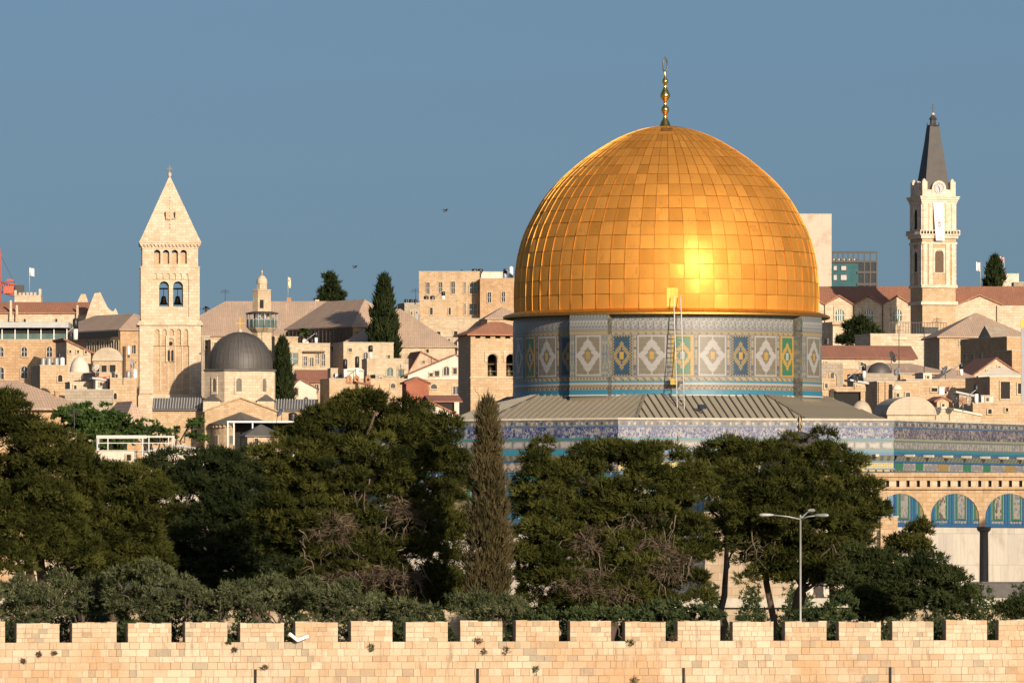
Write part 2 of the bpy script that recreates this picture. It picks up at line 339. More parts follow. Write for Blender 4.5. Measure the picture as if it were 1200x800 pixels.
# ------------------------------------------------------------------ the golden-domed shrine
SY = 600.0; SX = X(781, SY)
def zs(py, Y=SY): return Z(py, Y)
def zd(py): return Z(py, 589.5)
def zr(py): return Z(py, 593.5)
shrine = thing('domed_shrine', 'large octagonal shrine with a golden dome on a tiled drum and blue tiled walls', 'shrine', (SX, SY, 0))
RC = 26.9; AP = RC*math.cos(R(22.5)); HW = RC*math.sin(R(22.5))
def zf(py): return Z(py, 575)
ZP = zf(490)
def facade(phi, style):
    n = (math.sin(phi), -math.cos(phi))
    b = MB(); b.box(-HW, HW, 0, .8, 5.05, ZP-.12, 'blue_mosaic'); b.box(-HW, HW, -.06, .8, -.3, 5.05, 'marble')
    f = b.build('facade', shrine, (n[0]*AP, n[1]*AP, 0), phi)
    b = MB(); b.box(-HW-.08, HW+.08, -.16, .9, ZP-.12, ZP+.03, 'coping'); b.build('coping', f)
    b = MB(); b.box(-HW-.03, HW+.03, -.07, .0, zf(499.3), ZP-.122, 'crest_mosaic'); b.box(-HW-.03, HW+.03, -.085, 0, zf(500.6), zf(499.3), 'tile_blue')
    k = 0; x = -HW+.3
    while x < HW-.2:            # row of small ornaments in the cresting
        b.box(x, x+.16, -.085, -.06, zf(497.6), zf(494.4), 'tile_white' if k % 3 else 'tile_navy'); x += .42; k += 1
    b.build('cresting', f)
    b = MB(); b.box(-HW-.02, HW+.02, -.06, 0, zf(513), zf(500.6), 'violet_script' if style == 2 else 'blue_script')
    b.build('inscription_band', f)
    b = MB(); b.box(-HW-.03, HW+.03, -.08, 0, zf(515.2), zf(513), 'tile_palegreen' if style == 2 else 'tile_teal'); b.box(-HW-.02, HW+.02, -.05, 0, zf(526.3), zf(515.2), 'tile_greygreen')
    pitch = .40 if style == 2 else .96; nn = int(2*HW/pitch); pitch = 2*HW/nn
    for i in range(nn):
        x = -HW+pitch*i
        b.box(x+.06, x+pitch-.06, -.075, -.04, zf(524.6), zf(517.2), 'frieze_mosaic')
        if style != 2: b.box(x+.16, x+pitch-.16, -.085, -.06, zf(523.2), zf(518.6), 'tile_white')
    b.build('panel_band', f)
    b = MB()
    if style == 0: b.box(-HW-.03, HW+.03, -.07, 0, zf(532.6), zf(526.3), 'tile_cyan')
    else: b.box(-HW-.03, HW+.03, -.07, 0, zf(529.3), zf(526.3), 'tile_teal'); b.box(-HW-.03, HW+.03, -.06, 0, zf(532.6), zf(529.3), 'tile_blue')
    b.build('plain_band', f)
    b = MB(); nn = 78; pitch = 2*HW/nn
    for i in range(nn):
        x = -HW+pitch*i; a, c, m = x, x+pitch, 'tile_palegreen' if i % 2 else 'tile_greygreen'
        b.face([(a, -.10, zf(539.2)), (c, -.10, zf(539.2)), (c, -.34, zf(533.4)), (a, -.34, zf(533.4))], m)
    b.face([(-HW, -.34, zf(533.4)), (HW, -.34, zf(533.4)), (HW, 0, zf(532.6)), (-HW, 0, zf(532.6))], 'tile_ochre')
    b.box(-HW-.02, HW+.02, -.11, 0, zf(541), zf(539.2), 'tile_blue'); b.build('gutter', f)
    for i in range(7):
        if style == 0 and i % 2: continue
        x = -HW+2*HW*(i+.5)/7; b = MB(); b.box(x-.13, x+.13, -.95, -.2, zf(534.2), zf(531.4), 'coping'); b.build('water_spout', f)
    b = MB(); z0, z1 = zf(551), zf(541)
    if style == 0:
        b.box(-HW-.01, HW+.01, -.05, 0, z0, z1, 'tile_brown'); nn = 29; p = 2*HW/nn
        for i in range(nn):
            c = -HW+p*(i+.5); h = (z1-z0)/2; zc = (z0+z1)/2
            for q in range(-3, 4):      # stepped lozenges
                ww = p*.46*(1-abs(q)/4); b.box(c-ww, c+ww, -.075, -.04, zc+(q-.5)*h/4, zc+(q+.5)*h/4-.004, 'tile_white')
    elif style == 1:
        b.box(-HW-.01, HW+.01, -.05, 0, z0, z1, 'tile_dullyellow')
        x = -HW+.5
        while x < HW-2:
            b.box(x, x+2.2, -.07, -.04, z0+.09, z0+.2, 'tile_blue'); x += 3.0
        for i in range(110):
            x = -HW+.2+i*.185
            for zc in (z0+.3, z0+.47): b.box(x, x+.06, -.06, -.045, zc, zc+.07, 'tile_brown')
    else:
        b.box(-HW-.01, HW+.01, -.05, 0, z0, z1, 'tile_blue'); x = -HW+.15; i = 0
        seq = [('tile_green', 1.2), ('frieze_mosaic', 1.9), ('tile_green', 1.1), ('frieze_mosaic', 2.3), ('tile_ochre', 1.5), ('frieze_mosaic', 2.3)]
        while x < HW-.3:
            m, wd = seq[i % len(seq)]; e = min(x+wd, HW-.05); b.box(x, e, -.075, -.04, z0+.04, z1-.04, m)
            if m == 'frieze_mosaic': b.box(x+.25, e-.25, -.09, -.06, z0+.17, z1-.17, 'tile_grey')
            x += wd+.05; i += 1
    b.box(-HW-.02, HW+.02, -.09, 0, z0-.12, z0, 'tile_blue'); b.build('diaper_band', f)
    for i in range(7):                  # seven tall bays, an arched tile field in each
        c = -HW+2*HW*(i+.5)/7; W = HW/7
        b = MB(); b.box(c-W+.02, c+W-.02, -.05, 0, 5.07, zf(553.2), 'blue_mosaic')
        for s in (-1, 1): b.box(c+s*(W-.24)-.2, c+s*(W-.24)+.2, -.13, -.04, 5.25, zf(553.6), 'tile_blue')
        b.box(c-W+.02, c+W-.02, -.15, -.03, 5.07, 5.27, 'tile_blue')
        for q in range(4): b.box(c-W+.5+q*(2*W-1)/4+.06, c-W+.5+(q+1)*(2*W-1)/4-.06, -.075, -.04, 5.36, 5.52, 'frieze_mosaic')
        for s_ in (-1, 1): b.box(c+s_*(W-.55)-.05, c+s_*(W-.55)+.05, -.09, -.04, 5.6, 9.0, 'tile_white'); b.box(c+s_*(W-.24)-.06, c+s_*(W-.24)+.06, -.145, -.12, 5.4, 9.0, 'tile_teal')
        fp = b.build('tile_bay', f)
        b = MB(); zt = 8.85; zb = 5.6; r = .86
        out = [(c-r, zb), (c+r, zb), (c+r, zt-r)]+[(c+r*math.cos(R(a)), zt-r+1.15*r*math.sin(R(a))) for a in range(15, 180, 15)]+[(c-r, zt-r)]
        b.prism(out, -.10, -.045, 'tile_green')
        r2 = .52; m2 = ['lattice_mosaic', 'ochre_lattice', 'frieze_mosaic'][(i*2+style) % 3]
        out = [(c-r2, zb+.1), (c+r2, zb+.1), (c+r2, zt-r-.1)]+[(c+r2*math.cos(R(a)), zt-r-.1+1.15*r2*math.sin(R(a))) for a in range(15, 180, 15)]+[(c-r2, zt-r-.1)]
        b.prism(out, -.135, -.098, m2)
        if m2 == 'frieze_mosaic': b.box(c-.24, c+.24, -.15, -.13, 7.3, 8.4, 'tile_grey')
        b.build('arched_field', fp)
for k, st in ((-31, 0), (14, 1), (59, 2)): facade(R(k), st)
b = MB()
for k in (104, 149, 194, 239, -76):     # the five walls turned away
    q = MB().box(-HW, HW, 0, .8, 5.05, ZP-.1, 'blue_mosaic').box(-HW, HW, -.06, .8, -.3, 5.05, 'marble').box(-HW-.05, HW+.05, -.16, .9, ZP-.1, ZP+.03, 'coping')
    M4 = Matrix.Rotation(R(k), 4, 'Z') @ Matrix.Translation((0, -AP, 0)); s0 = len(b.v)
    for fc, m in zip(q.f, q.m): b.face([tuple(M4 @ Vector(q.v[i])) for i in fc], m)
b.build('rear_wall', shrine)
# lead-sheet roof between the parapet and the drum, standing seams square to each side
b = MB(); SL = .42; D0, D1, ZR = 11.2, AP+.2, 14.70+.42*.3
for k in range(8):
    phi = R(-31+45*k); n = Vector((math.sin(phi), -math.cos(phi), 0)); t = Vector((math.cos(phi), math.sin(phi), 0))
    tan = math.tan(R(22.5))
    def P(d, u, up=0): return tuple(n*d+t*u+Vector((0, 0, ZR-SL*(d-D0)+up)))
    b.face([P(D1, -D1*tan), P(D1, D1*tan), P(D0, D0*tan), P(D0, -D0*tan)], 'roof_lead_sheet')
    u = -D1*tan+.3
    while u < D1*tan:
        d0 = max(D0, abs(u)/tan+.03)
        if d0 < D1-.3:
            a, c = u-.035, u+.035
            b.face([P(D1, a, .14), P(D1, c, .14), P(d0, c, .14), P(d0, a, .14)], 'roof_seam'); b.face([P(D1, a), P(D1, a, .14), P(d0, a, .14), P(d0, a)], 'roof_seam'); b.face([P(d0, c), P(d0, c, .14), P(D1, c, .14), P(D1, c)], 'roof_seam')
        u += .56
    hr = R(-31+45*k+22.5); h = Vector((math.sin(hr), -math.cos(hr), 0)); c8 = math.cos(R(22.5)); tt = Vector((math.cos(hr), math.sin(hr), 0))
    def H(d, u, up): return tuple(h*(d/c8)+tt*u+Vector((0, 0, ZR-SL*(d-D0)+up)))
    b.face([H(D1, -.1, .1), H(D1, .1, .1), H(D0, .1, .1), H(D0, -.1, .1)], 'roof_seam')
b.build('ambulatory_roof', shrine)
# drum: mosaic ring with four shallow piers
RD, RP = 11.5, 12.35
PIERS = [-29, 61, 151, 241]; PH = 7.4
def ring(b, dz0, dz1, out, mat):
    z0, z1 = dz0, dz1
    r = RD+out; b.lathe([(r-.3, z0), (r, z0), (r, z1), (r-.3, z1)], mat=mat, n=128, smooth=False)
    for p in PIERS:
        r2 = RP+out; A0, A1 = p-PH, p+PH
        b.lathe([(RD-.2, z0), (r2, z0), (r2, z1), (RD-.2, z1)], mat=mat, n=12, a0=A0, a1=A1, smooth=False)
        for a, s in ((A0, 1), (A1, -1)):
            a = R(a); q = [(math.sin(a)*rr, -math.cos(a)*rr, z) for rr, z in ((RD-.1, z0), (r2, z0), (r2, z1), (RD-.1, z1))]
            b.face(q[::s], mat)
b = MB(); ring(b, zd(471), zd(369), 0, 'drum_mosaic'); drum = b.build('drum', shrine)
for nm, bands in (('drum_inscription', [(385.6, 373, .03, 'drum_script'), (387.2, 385.6, .05, 'tile_grey')]),
                  ('upper_border', [(392.0, 387.4, .03, 'ochre_mosaic')]), ('lower_border', [(446.2, 441.6, .03, 'ochre_mosaic'), (448.3, 446.2, .05, 'tile_cyan')]),
                  ('base_bands', [(451.2, 448.3, .04, 'tile_white'), (456.8, 451.2, .03, 'ochre_mosaic'), (462.4, 456.8, .06, 'tile_cyan'), (464.0, 462.4, .12, 'coping')])):
    b = MB()
    for p0, p1, o, m in bands: ring(b, zd(p0)+.003, zd(p1)-.003, o, m)
    b.build(nm, drum)
def tile_panel(ang, kind, r):
    """stepped mosaic panel, built tessera by tessera on the curve of the drum"""
    hw = {'diamond': 1.06, 'blue': .80, 'green': .80}[kind]; z0, z1 = zd(440.5), zd(393)
    nx, nz = (19, 27) if kind == 'diamond' else (15, 27)
    b = MB(); da = 2*hw/r/nx; dz = (z1-z0)/nz
    for i in range(nx):
        for j in range(nz):
            u = (i+.5)/nx*2-1; v = (j+.5)/nz*2-1; au, av = abs(u), abs(v); ck = (i+j) % 2
            if kind == 'diamond':
                d = au/.88+av/.86
                if au > .9 or av > .94: m = 'tile_white'
                elif au < .12 and av < .2: m = 'tile_yellow' if ang != -29 else 'tile_ochre'
                elif d < .5: m = 'tile_olive'
                elif d < 1.05 or au < .06: m = 'tile_white'
                elif au > .82 and d > 1.5: m = 'tile_olive'
                else: m = 'tile_olive' if not (ck and d > 1.4 and av > .85) else 'tile_grey'
            else:
                f, dk = ('tile_navy', 'tile_ochre') if kind == 'blue' else ('tile_green', 'tile_yellow')
                d = au/.8+av/.62
                if au > .78 or av > .92: m = dk if (ck or kind == 'green') else 'tile_navy'
                elif au < .2 and av < .16: m = 'tile_yellow' if kind == 'blue' else 'tile_white'
                elif d < .62: m = f
                elif d < 1.15: m = dk if (ck or kind == 'green') else 'tile_olive'
                else: m = f
            out = {'tile_white': .05, 'tile_yellow': .055}.get(m, .035)
            a0 = R(ang)-hw/r+i*da; a1 = a0+da; rr = r+out
            za, zb = z0+j*dz, z0+(j+1)*dz
            b.face([(math.sin(a0)*rr, -math.cos(a0)*rr, za), (math.sin(a1)*rr, -math.cos(a1)*rr, za), (math.sin(a1)*rr, -math.cos(a1)*rr, zb), (math.sin(a0)*rr, -math.cos(a0)*rr, zb)], m)
    b.lathe([(r-.05, z0-.05), (r+.03, z0-.05), (r+.03, z1+.05), (r-.05, z1+.05)], mat='tile_grey', n=4, a0=ang-math.degrees(hw/r)-.3, a1=ang+math.degrees(hw/r)+.3, smooth=False)
    b.build('tile_panel' if kind == 'diamond' else 'lattice_window', drum, label={'diamond': 'white stepped diamond tile panel', 'blue': 'blue and ochre latticed window', 'green': 'green and yellow latticed window'}[kind])
for k in range(32):                      # dark ornamental strips between the panels
    a = -29+11.25*k+5.625; rr = RD+.03; e = .75
    if k % 8 in (0, 7): continue
    b = MB(); b.lathe([(rr-.1, zd(440.8)), (rr, zd(440.8)), (rr, zd(392.8)), (rr-.1, zd(392.8))], mat='ochre_mosaic', n=2, a0=a-e*.6-(.55 if k % 2 else -.55), a1=a+e*.6-(.55 if k % 2 else -.55), smooth=False); b.build('ornament_strip', drum)
for k in range(-6, 11):
    ang = -29+11.25*k; kk = k % 8
    tile_panel(ang, 'diamond' if kk % 2 == 0 else ('blue' if kk in (1, 5) and k != -3 or k == -1 else 'green'), RP if kk == 0 else RD)
# rim, dome of gilded sheets, finial
b = MB(); r = lambda px: px/15.6
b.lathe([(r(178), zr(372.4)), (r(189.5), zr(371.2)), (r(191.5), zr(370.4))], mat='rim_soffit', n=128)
b.lathe([(r(191.5), zr(370.4)), (r(191.8), zr(368.2)), (r(189), zr(366.8)), (r(184), zr(365.2)), (r(179.5), zr(363.6)), (r(177), zr(363.0))], mat='gold_rim', n=128)
rim = b.build('dome_rim', shrine)
b = MB()
for i in range(64):                      # lapped joints of the rim sheets
    a = R(360*i/64+.7); q = [(r(191.9), 370.2), (r(192.1), 368), (r(189.3), 366.5), (r(184.2), 364.8)]
    for (p0, y0), (p1, y1) in zip(q, q[1:]):
        e = .035/r(190)
        b.face([(math.sin(a-e)*p0, -math.cos(a-e)*p0, zr(y0)), (math.sin(a+e)*p0, -math.cos(a+e)*p0, zr(y0)), (math.sin(a+e)*p1, -math.cos(a+e)*p1, zr(y1)+.02), (math.sin(a-e)*p1, -math.cos(a-e)*p1, zr(y1)+.02)], 'gold_seam')
b.build('rim_seams', rim)
prof = [(178, 367), (178.4, 350), (177.9, 333), (176.6, 316), (173.6, 298), (168.6, 280), (160.8, 262), (145.5, 235.5), (131, 217.5), (116, 203), (100, 189.7), (87, 180.3), (70, 169.6), (54, 161), (38, 154.6), (25, 150.8), (12, 148.6), (3, 148)]
pp = [Vector((r(a), zs(c))) for a, c in prof]
def catmull(pts, n):
    out = []
    for i in range(len(pts)-1):
        p0, p1, p2, p3 = pts[max(0, i-1)], pts[i], pts[i+1], pts[min(len(pts)-1, i+2)]
        for k in range(n):
            t = k/n; out.append(.5*((2*p1)+(p2-p0)*t+(2*p0-5*p1+4*p2-p3)*t*t+(3*p1-p0-3*p2+p3)*t*t*t))
    return out+[pts[-1]]
fine = catmull(pp, 12); cum = [0]
for a, c in zip(fine, fine[1:]): cum.append(cum[-1]+(c-a).length)
def prof_at(s):
    s = min(max(s, 0), cum[-1]); i = max(k for k in range(len(cum)) if cum[k] <= s+1e-9); i = min(i, len(fine)-2)
    t = (s-cum[i])/max(1e-9, cum[i+1]-cum[i]); return fine[i].lerp(fine[i+1], t)
NR, NA = 18, 64; rg = random.Random(11); b = MB(); bs = MB()
rows = [cum[-1]*k/NR for k in range(NR+1)]
for j in range(NR):
    na = NA if j < NR-3 else NA//2
    for i in range(na):
        a0, a1 = 2*math.pi*(i+.02)/na, 2*math.pi*(i+.98)/na; s0, s1 = rows[j]+.012, rows[j+1]-.012
        tint = min(1, max(0, rg.gauss(.62, .2))); tu, tv, bul = rg.gauss(0, .03), rg.gauss(0, .035), rg.uniform(.004, .02)
        dent = rg.uniform(-.6, .6)
        N = 4; base = len(b.v)
        for q in range(N+1):
            for p in range(N+1):
                fu, fv = p/N, q/N; a = a0+(a1-a0)*fu; pt = prof_at(s0+(s1-s0)*fv)
                rr = pt.x+(fu-.5)*tu+(fv-.5)*tv+bul*(1-(2*fu-1)**2)*(1-(2*fv-1)**2)+.004*math.sin(fu*7+dent*5)*math.sin(fv*6+dent*9)
                b.v.append((math.sin(a)*rr, -math.cos(a)*rr, pt.y))
        for q in range(N):
            for p in range(N):
                k = base+q*(N+1)+p; b.f.append([k, k+1, k+N+2, k+N+1]); b.m.append('gold'); b.t.append(tint); b.sm.append(True)
for j in range(NR):                      # horizontal laps
    pt0, pt1 = prof_at(rows[j]-.02), prof_at(rows[j]+.02)
    b.lathe([(pt0.x+.006, pt0.y), (pt0.x+.03, pt0.y+.01), (pt1.x+.03, pt1.y-.01), (pt1.x+.006, pt1.y)], mat='gold_lap', n=128, smooth=False)
dome = b.build('golden_dome', shrine)
for i in range(NA):                      # standing seams
    a = 2*math.pi*i/NA; last = NR if i % 2 == 0 else NR-3; e = .02; M_ = 44
    pts = [prof_at(rows[last]*k/M_) for k in range(M_+1)]
    ca, sa = math.cos(a), math.sin(a)
    def S(pt, up, off): return (sa*(pt.x+up)+ca*off, -ca*(pt.x+up)+sa*off, pt.y+up*.2)
    for p, q in zip(pts, pts[1:]):
        if q.x < .3: continue
        bs.face([S(p, -.05, -e), S(p, .045, -e*.6), S(q, .045, -e*.6), S(q, -.05, -e)], 'gold_seam'); bs.face([S(p, .045, -e*.6), S(p, .045, e*.6), S(q, .045, e*.6), S(q, .045, -e*.6)], 'gold_seam'); bs.face([S(p, .045, e*.6), S(p, -.05, e), S(q, -.05, e), S(q, .045, e*.6)], 'gold_seam')
bs.build('standing_seams', dome)
for az, s0, s1, wd in ((1.0, rows[0]+.1, rows[0]+1.5, .42), (-.2, rows[NR-2]-.4, rows[NR-2]+.6, .42)):
    b = MB(); p0, p1 = prof_at(s0), prof_at(s1); az = R(az)   # roof hatches in the sheeting
    def S2(pt, u, up): return (math.sin(az)*(pt.x+up)+math.cos(az)*u, -math.cos(az)*(pt.x+up)+math.sin(az)*u, pt.y+up*.3)
    for up0, hwid in ((.07, wd),):
        b.face([S2(p0, -hwid, up0), S2(p0, hwid, up0), S2(p1, hwid, up0), S2(p1, -hwid, up0)], 'gold_rim')
        b.face([S2(p0, -hwid, -.05), S2(p0, hwid, -.05), S2(p0, hwid, up0), S2(p0, -hwid, up0)], 'gold_rim')
        for s in (-1, 1): b.face([S2(p0, s*hwid, -.05), S2(p0, s*hwid, up0), S2(p1, s*hwid, up0), S2(p1, s*hwid, -.05)], 'gold_rim')
    b.build('hatch', dome)
b = MB(); dx = -.1
fp = [(8, 149.5), (6.2, 147), (5.2, 143.5), (3.0, 140), (2.1, 136.5), (2.2, 134), (3.6, 132), (4.9, 129.2), (4.2, 126.4), (2.2, 124), (1.7, 121), (2.2, 118.6), (4.3, 116), (6.0, 113), (5.8, 111), (3.9, 107), (2.4, 103.8), (1.7, 101), (2.0, 98.6), (3.7, 96.4), (3.2, 94), (1.7, 91.6), (1.0, 87), (.7, 84.5)]
b.lathe([(r(a), zs(c)) for a, c in fp], cx=dx, mat='gilt', n=24); fin = b.build('finial', shrine)
b = MB(); pts = [(dx+.17*math.sin(R(t)), .10*math.sin(R(t)), zs(76.8)-.50*math.cos(R(t))) for t in range(0, 361, 15)]
b.tube(pts, .05, 'bronze', 6); b.tube([(dx, 0, zs(69)), (dx, 0, zs(66.5))], .04, 'bronze', 6); b.build('crescent', fin)
# white ladder leaning from the roof against the drum
ph = R(3.0); d0, d1 = 14.0, 12.35
lad = thing('ladder', 'tall white metal ladder leaning on the tiled drum below the dome', 'ladder', (SX, SY, 0), ph)
zb, zt = ZR-SL*(d0-D0)+.02, zr(349)
for s in (-.26, .26):
    MB().tube([(s+.05, -d0, zb), (s-.05, -d1-.0, zr(371)), (s-.09, -d1+.35, zt)], .042, 'dull_white', 6).build('rail', lad)
for i in range(22):
    t = (i+.5)/22; y = -d0+(d0-d1)*t; z = zb+(zr(371)-zb)*t
    MB().tube([(-.26+.05-.1*t, y, z), (.26+.05-.1*t, y, z)], .03, 'galvanised', 4).build('rung', lad)
b = MB(); b.box(-.2, .35, -.2, .2, 0, .45, 'gilt'); b.box(.45, .75, -.15, .2, .05, .3, 'iron'); b.box(.35, .45, -.1, .1, .1, .2, 'iron')
tag(b.build('floodlight', None, (SX+X(787, 588)-SX+.1, SY-12.3, zr(452.6))), 'small brass floodlight box on the tiled base by the ladder', 'floodlight')
b = MB(); b.tube([(0, 0, 0), (0, 0, .35)], .05, 'iron', 6); b.box(-.3, .3, -.1, .12, .35, .62, 'iron'); b.box(-.34, .34, -.14, -.10, .32, .65, 'blue_panel')
tag(b.build('roof_lamp', None, (X(822, 586), 585.4, ZR-SL*(14.6-D0)), R(40)), 'black floodlight lying on the lead roof right of the ladder', 'floodlight')
# ------------------------------------------------------------------ arcade on the terrace
AY = 545.0
ax = X(1015, AY); arc = thing('arcade', 'honey stone arcade with round arches in front of the blue tiled wall', 'arcade', (ax, AY, 0))
def apx(px): return X(px, AY)-ax
def az(py): return Z(py, AY)
b = MB(); ops = [(apx(c), 57/F*AY, 0.0, az(578)) for c in (991, 1055, 1119, 1183, 1247)]
b.arch_wall(apx(955), apx(1290), az(617), az(573), [(c, wd, az(617), zt) for c, wd, z0, zt in ops], 0, .9, 'arcade_stone')
b.build('arch_wall', arc)
b = MB()                                 # cornice: ledges, course and a row of blocks with dark gaps
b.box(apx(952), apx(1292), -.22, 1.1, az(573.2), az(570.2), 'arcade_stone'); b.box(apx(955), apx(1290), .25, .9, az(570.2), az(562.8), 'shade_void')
x = 958
while x < 1288: b.box(apx(x), apx(x+8.2), -.02, .25, az(570.2), az(562.8), 'cream'); x += 12.0
b.box(apx(955), apx(1290), -.05, .9, az(562.8), az(558.6), 'arcade_stone'); b.box(apx(951), apx(1293), -.2, 1.1, az(558.6), az(553.8), 'arcade_stone')
b.build('cornice', arc)
for px, m, top in ((1023, 'cream', 617), (1086, 'cream', 617), (1153.5, 'painted_shade', 617), (1215, 'cream', 617), (959, 'cream', 617)):  # one column and its capital carry their shade as a darker colour
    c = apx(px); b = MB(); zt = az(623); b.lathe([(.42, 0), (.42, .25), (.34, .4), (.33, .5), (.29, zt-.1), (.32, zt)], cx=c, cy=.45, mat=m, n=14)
    col = b.build('column', arc, label='stone column with shade painted into its dark colour' if m == 'painted_shade' else None)
    b = MB(); b.lathe([(.32, zt), (.46, zt+.12), (.50, zt+.28), (.58, az(617.1))], cx=c, cy=.45, mat='painted_shade' if m == 'painted_shade' else 'cream', n=12, smooth=False); b.build('capital', col)
# ------------------------------------------------------------------ little domed pavilion behind the tree
cx, cy = X(937, 560), 560.0
ch = thing('domed_pavilion', 'small pavilion with a dark lead dome and thin finial behind the right hand pine', 'pavilion', (cx, cy, 0))
b = MB(); zz = lambda py: Z(py, cy)
b.lathe([(2.75, zz(566)), (2.8, zz(556)), (2.7, zz(545)), (2.4, zz(532)), (1.8, zz(518)), (1.0, zz(509)), (.2, zz(505.5))], mat='lead', n=32); b.build('dome', ch)
b = MB(); b.lathe([(.16, zz(507)), (.10, zz(503)), (.20, zz(500)), (.08, zz(496)), (.17, zz(491)), (.05, zz(487)), (.03, zz(478))], mat='bronze', n=10); b.build('finial', ch)
b = MB(); b.lathe([(2.6, zz(600)), (2.6, zz(566))], mat='blue_mosaic', n=12, smooth=False); b.build('drum', ch)
b = MB(); b.lathe([(6.3, zz(616)), (6.5, zz(615)), (2.7, zz(598))], mat='lead', n=11, smooth=False); b.build('roof', ch)
for i in range(11):
    a = R(360*i/11); b = MB(); b.lathe([(.3, 0), (.24, .3), (.22, zz(617))], cx=math.sin(a)*5.9, cy=-math.cos(a)*5.9, mat='cream', n=8); b.build('column', ch)
# ------------------------------------------------------------------ rampart in front
wa = math.atan(.27); WR = wa
wall = thing('city_wall', 'long crenellated rampart of pale orange stone across the bottom', 'city wall', (0, 435, -14), WR)
PITCH, MW, MH = 2.97/math.cos(wa), 2.30/math.cos(wa), 1.05
ZW, ZB = -1.83+14, 0.0
ml0 = .186/math.cos(wa)
rw = random.Random(5)
def stones(b, x0, x1, z0, z1, y, hmin, hmax, wmin, wmax, slits=(), pale=0.0):
    """courses of separate squared stones with worn arrises"""
    z = z1; 
    while z > z0+.05:
        h = min(rw.uniform(hmin, hmax), z-z0)
        if z-h-z0 < .12: h = z-z0
        x = x0-0.0; ct = rw.gauss(0, .07)
        while x < x1-.01:
            wd = rw.uniform(wmin, wmax)
            if x1-x-wd < .15: wd = x1-x
            a, c, p, q = x+.003, x+wd-.003, z-h+.003, z-.003; d = rw.uniform(0, .022); e = .014
            mid = (a+c)/2
            hit = [s for s in slits if a < s[0]+.09 and c > s[0]-.09 and p < s[2] and q > s[1]]
            t = min(1, max(0, rw.gauss(.50+pale, .2)+ct+.22*math.sin(x*.55+1.3*math.sin(z*1.1))*math.sin(x*.17+z*.9)+(rw.choice([-.35, -.9, .4]) if rw.random() < .12 else 0)))
            spans = [(a, c)]
            if hit: s = hit[0]; spans = [(a, s[0]-.08), (s[0]+.08, c)]
            for a_, c_ in spans:
                if c_-a_ < .05: continue
                f = [(a_+e, y-d-.006, p+e), (c_-e, y-d-.006, p+e), (c_-e, y-d-.006, q-e), (a_+e, y-d-.006, q-e)]; o = [(a_, y, p), (c_, y, p), (c_, y, q), (a_, y, q)]
                b.face(f, 'wall_stone', t)
                for i in range(4): j = (i+1) % 4; b.face([o[i], o[j], f[j], f[i]], 'wall_stone', t*.9)
            x += wd
        z -= h
slits = []
for px in (-20, 299, 559.5, 801, 1043, 1280):
    x = (px-600)/F*435/(1-.27*(px-600)/F)/math.cos(wa); slits.append((x, ZW-2.35, ZW-1.48))
L0, L1 = -42, 46
b = MB(); b.box(L0, L1, .1, 1.6, ZB, ZW-.02, 'shade_void', skip='k'); b.box(L0, L1, .02, .1, ZB, ZW-.012, 'honey')
b.box(L0, L1, 1.6, 1.75, ZB, ZW-.05, 'honey')
stones(b, L0, L1, ZB+7.5, ZW, 0, .25, .46, .28, .85, slits)
for s in slits: b.box(s[0]-.075, s[0]+.075, .0, .03, s[1], s[2], 'shade_void')
body = b.build('wall_body', wall)
for k in range(-12, 14):
    x0 = ml0+PITCH*k+rw.uniform(-.06, .06); h = MH+rw.uniform(-.06, .05); MW_ = MW; MW = MW_+rw.uniform(-.07, .07)
    b = MB(); b.box(x0+.01, x0+MW-.01, .01, .62, ZW-.01, ZW+h-.01, 'honey'); stones(b, x0, x0+MW, ZW, ZW+h, 0, .22, .30, .26, .62, pale=.16)
    x = x0-.005                           # uneven, chipped capping stones
    while x < x0+MW-.05:
        wd = min(rw.uniform(.25, .6), x0+MW+.01-x); y0 = rw.uniform(-.04, .03); b.box(x, x+wd-.006, y0, .66, ZW+h-.012, ZW+h+rw.uniform(.0, .07), rw.choice(['cream', 'honey', 'cream', 'grey_stone'])); x += wd
    MW = MW_
    b.build('merlon', wall)
def wall_pt(px, py):
    k = (px-600)/F; x = k*435/(1-.27*k); return x, 435+.27*x, Z(py, 435+.27*x)
def blades(b, rnd, c, rad, n, ln, wd, mat, up=.3, tlo=.2, thi=1.0):
    for _ in range(n):
        d = Vector((rnd.gauss(0, 1), rnd.gauss(0, 1), rnd.gauss(0, 1))).normalized(); p = Vector(c)+Vector((d.x*rad[0], d.y*rad[1], d.z*rad[2]))*rnd.random()**.5
        g = (d+Vector((0, 0, up))+Vector((rnd.gauss(0, .5), rnd.gauss(0, .5), rnd.gauss(0, .5)))).normalized()*ln*rnd.uniform(.6, 1.3)
        s = g.cross(Vector((rnd.gauss(0, 1), rnd.gauss(0, 1), rnd.gauss(0, 1)))).normalized()*wd
        b.face([p-s, p+s, p+g], mat, rnd.uniform(tlo, thi))
rnd = random.Random(21)
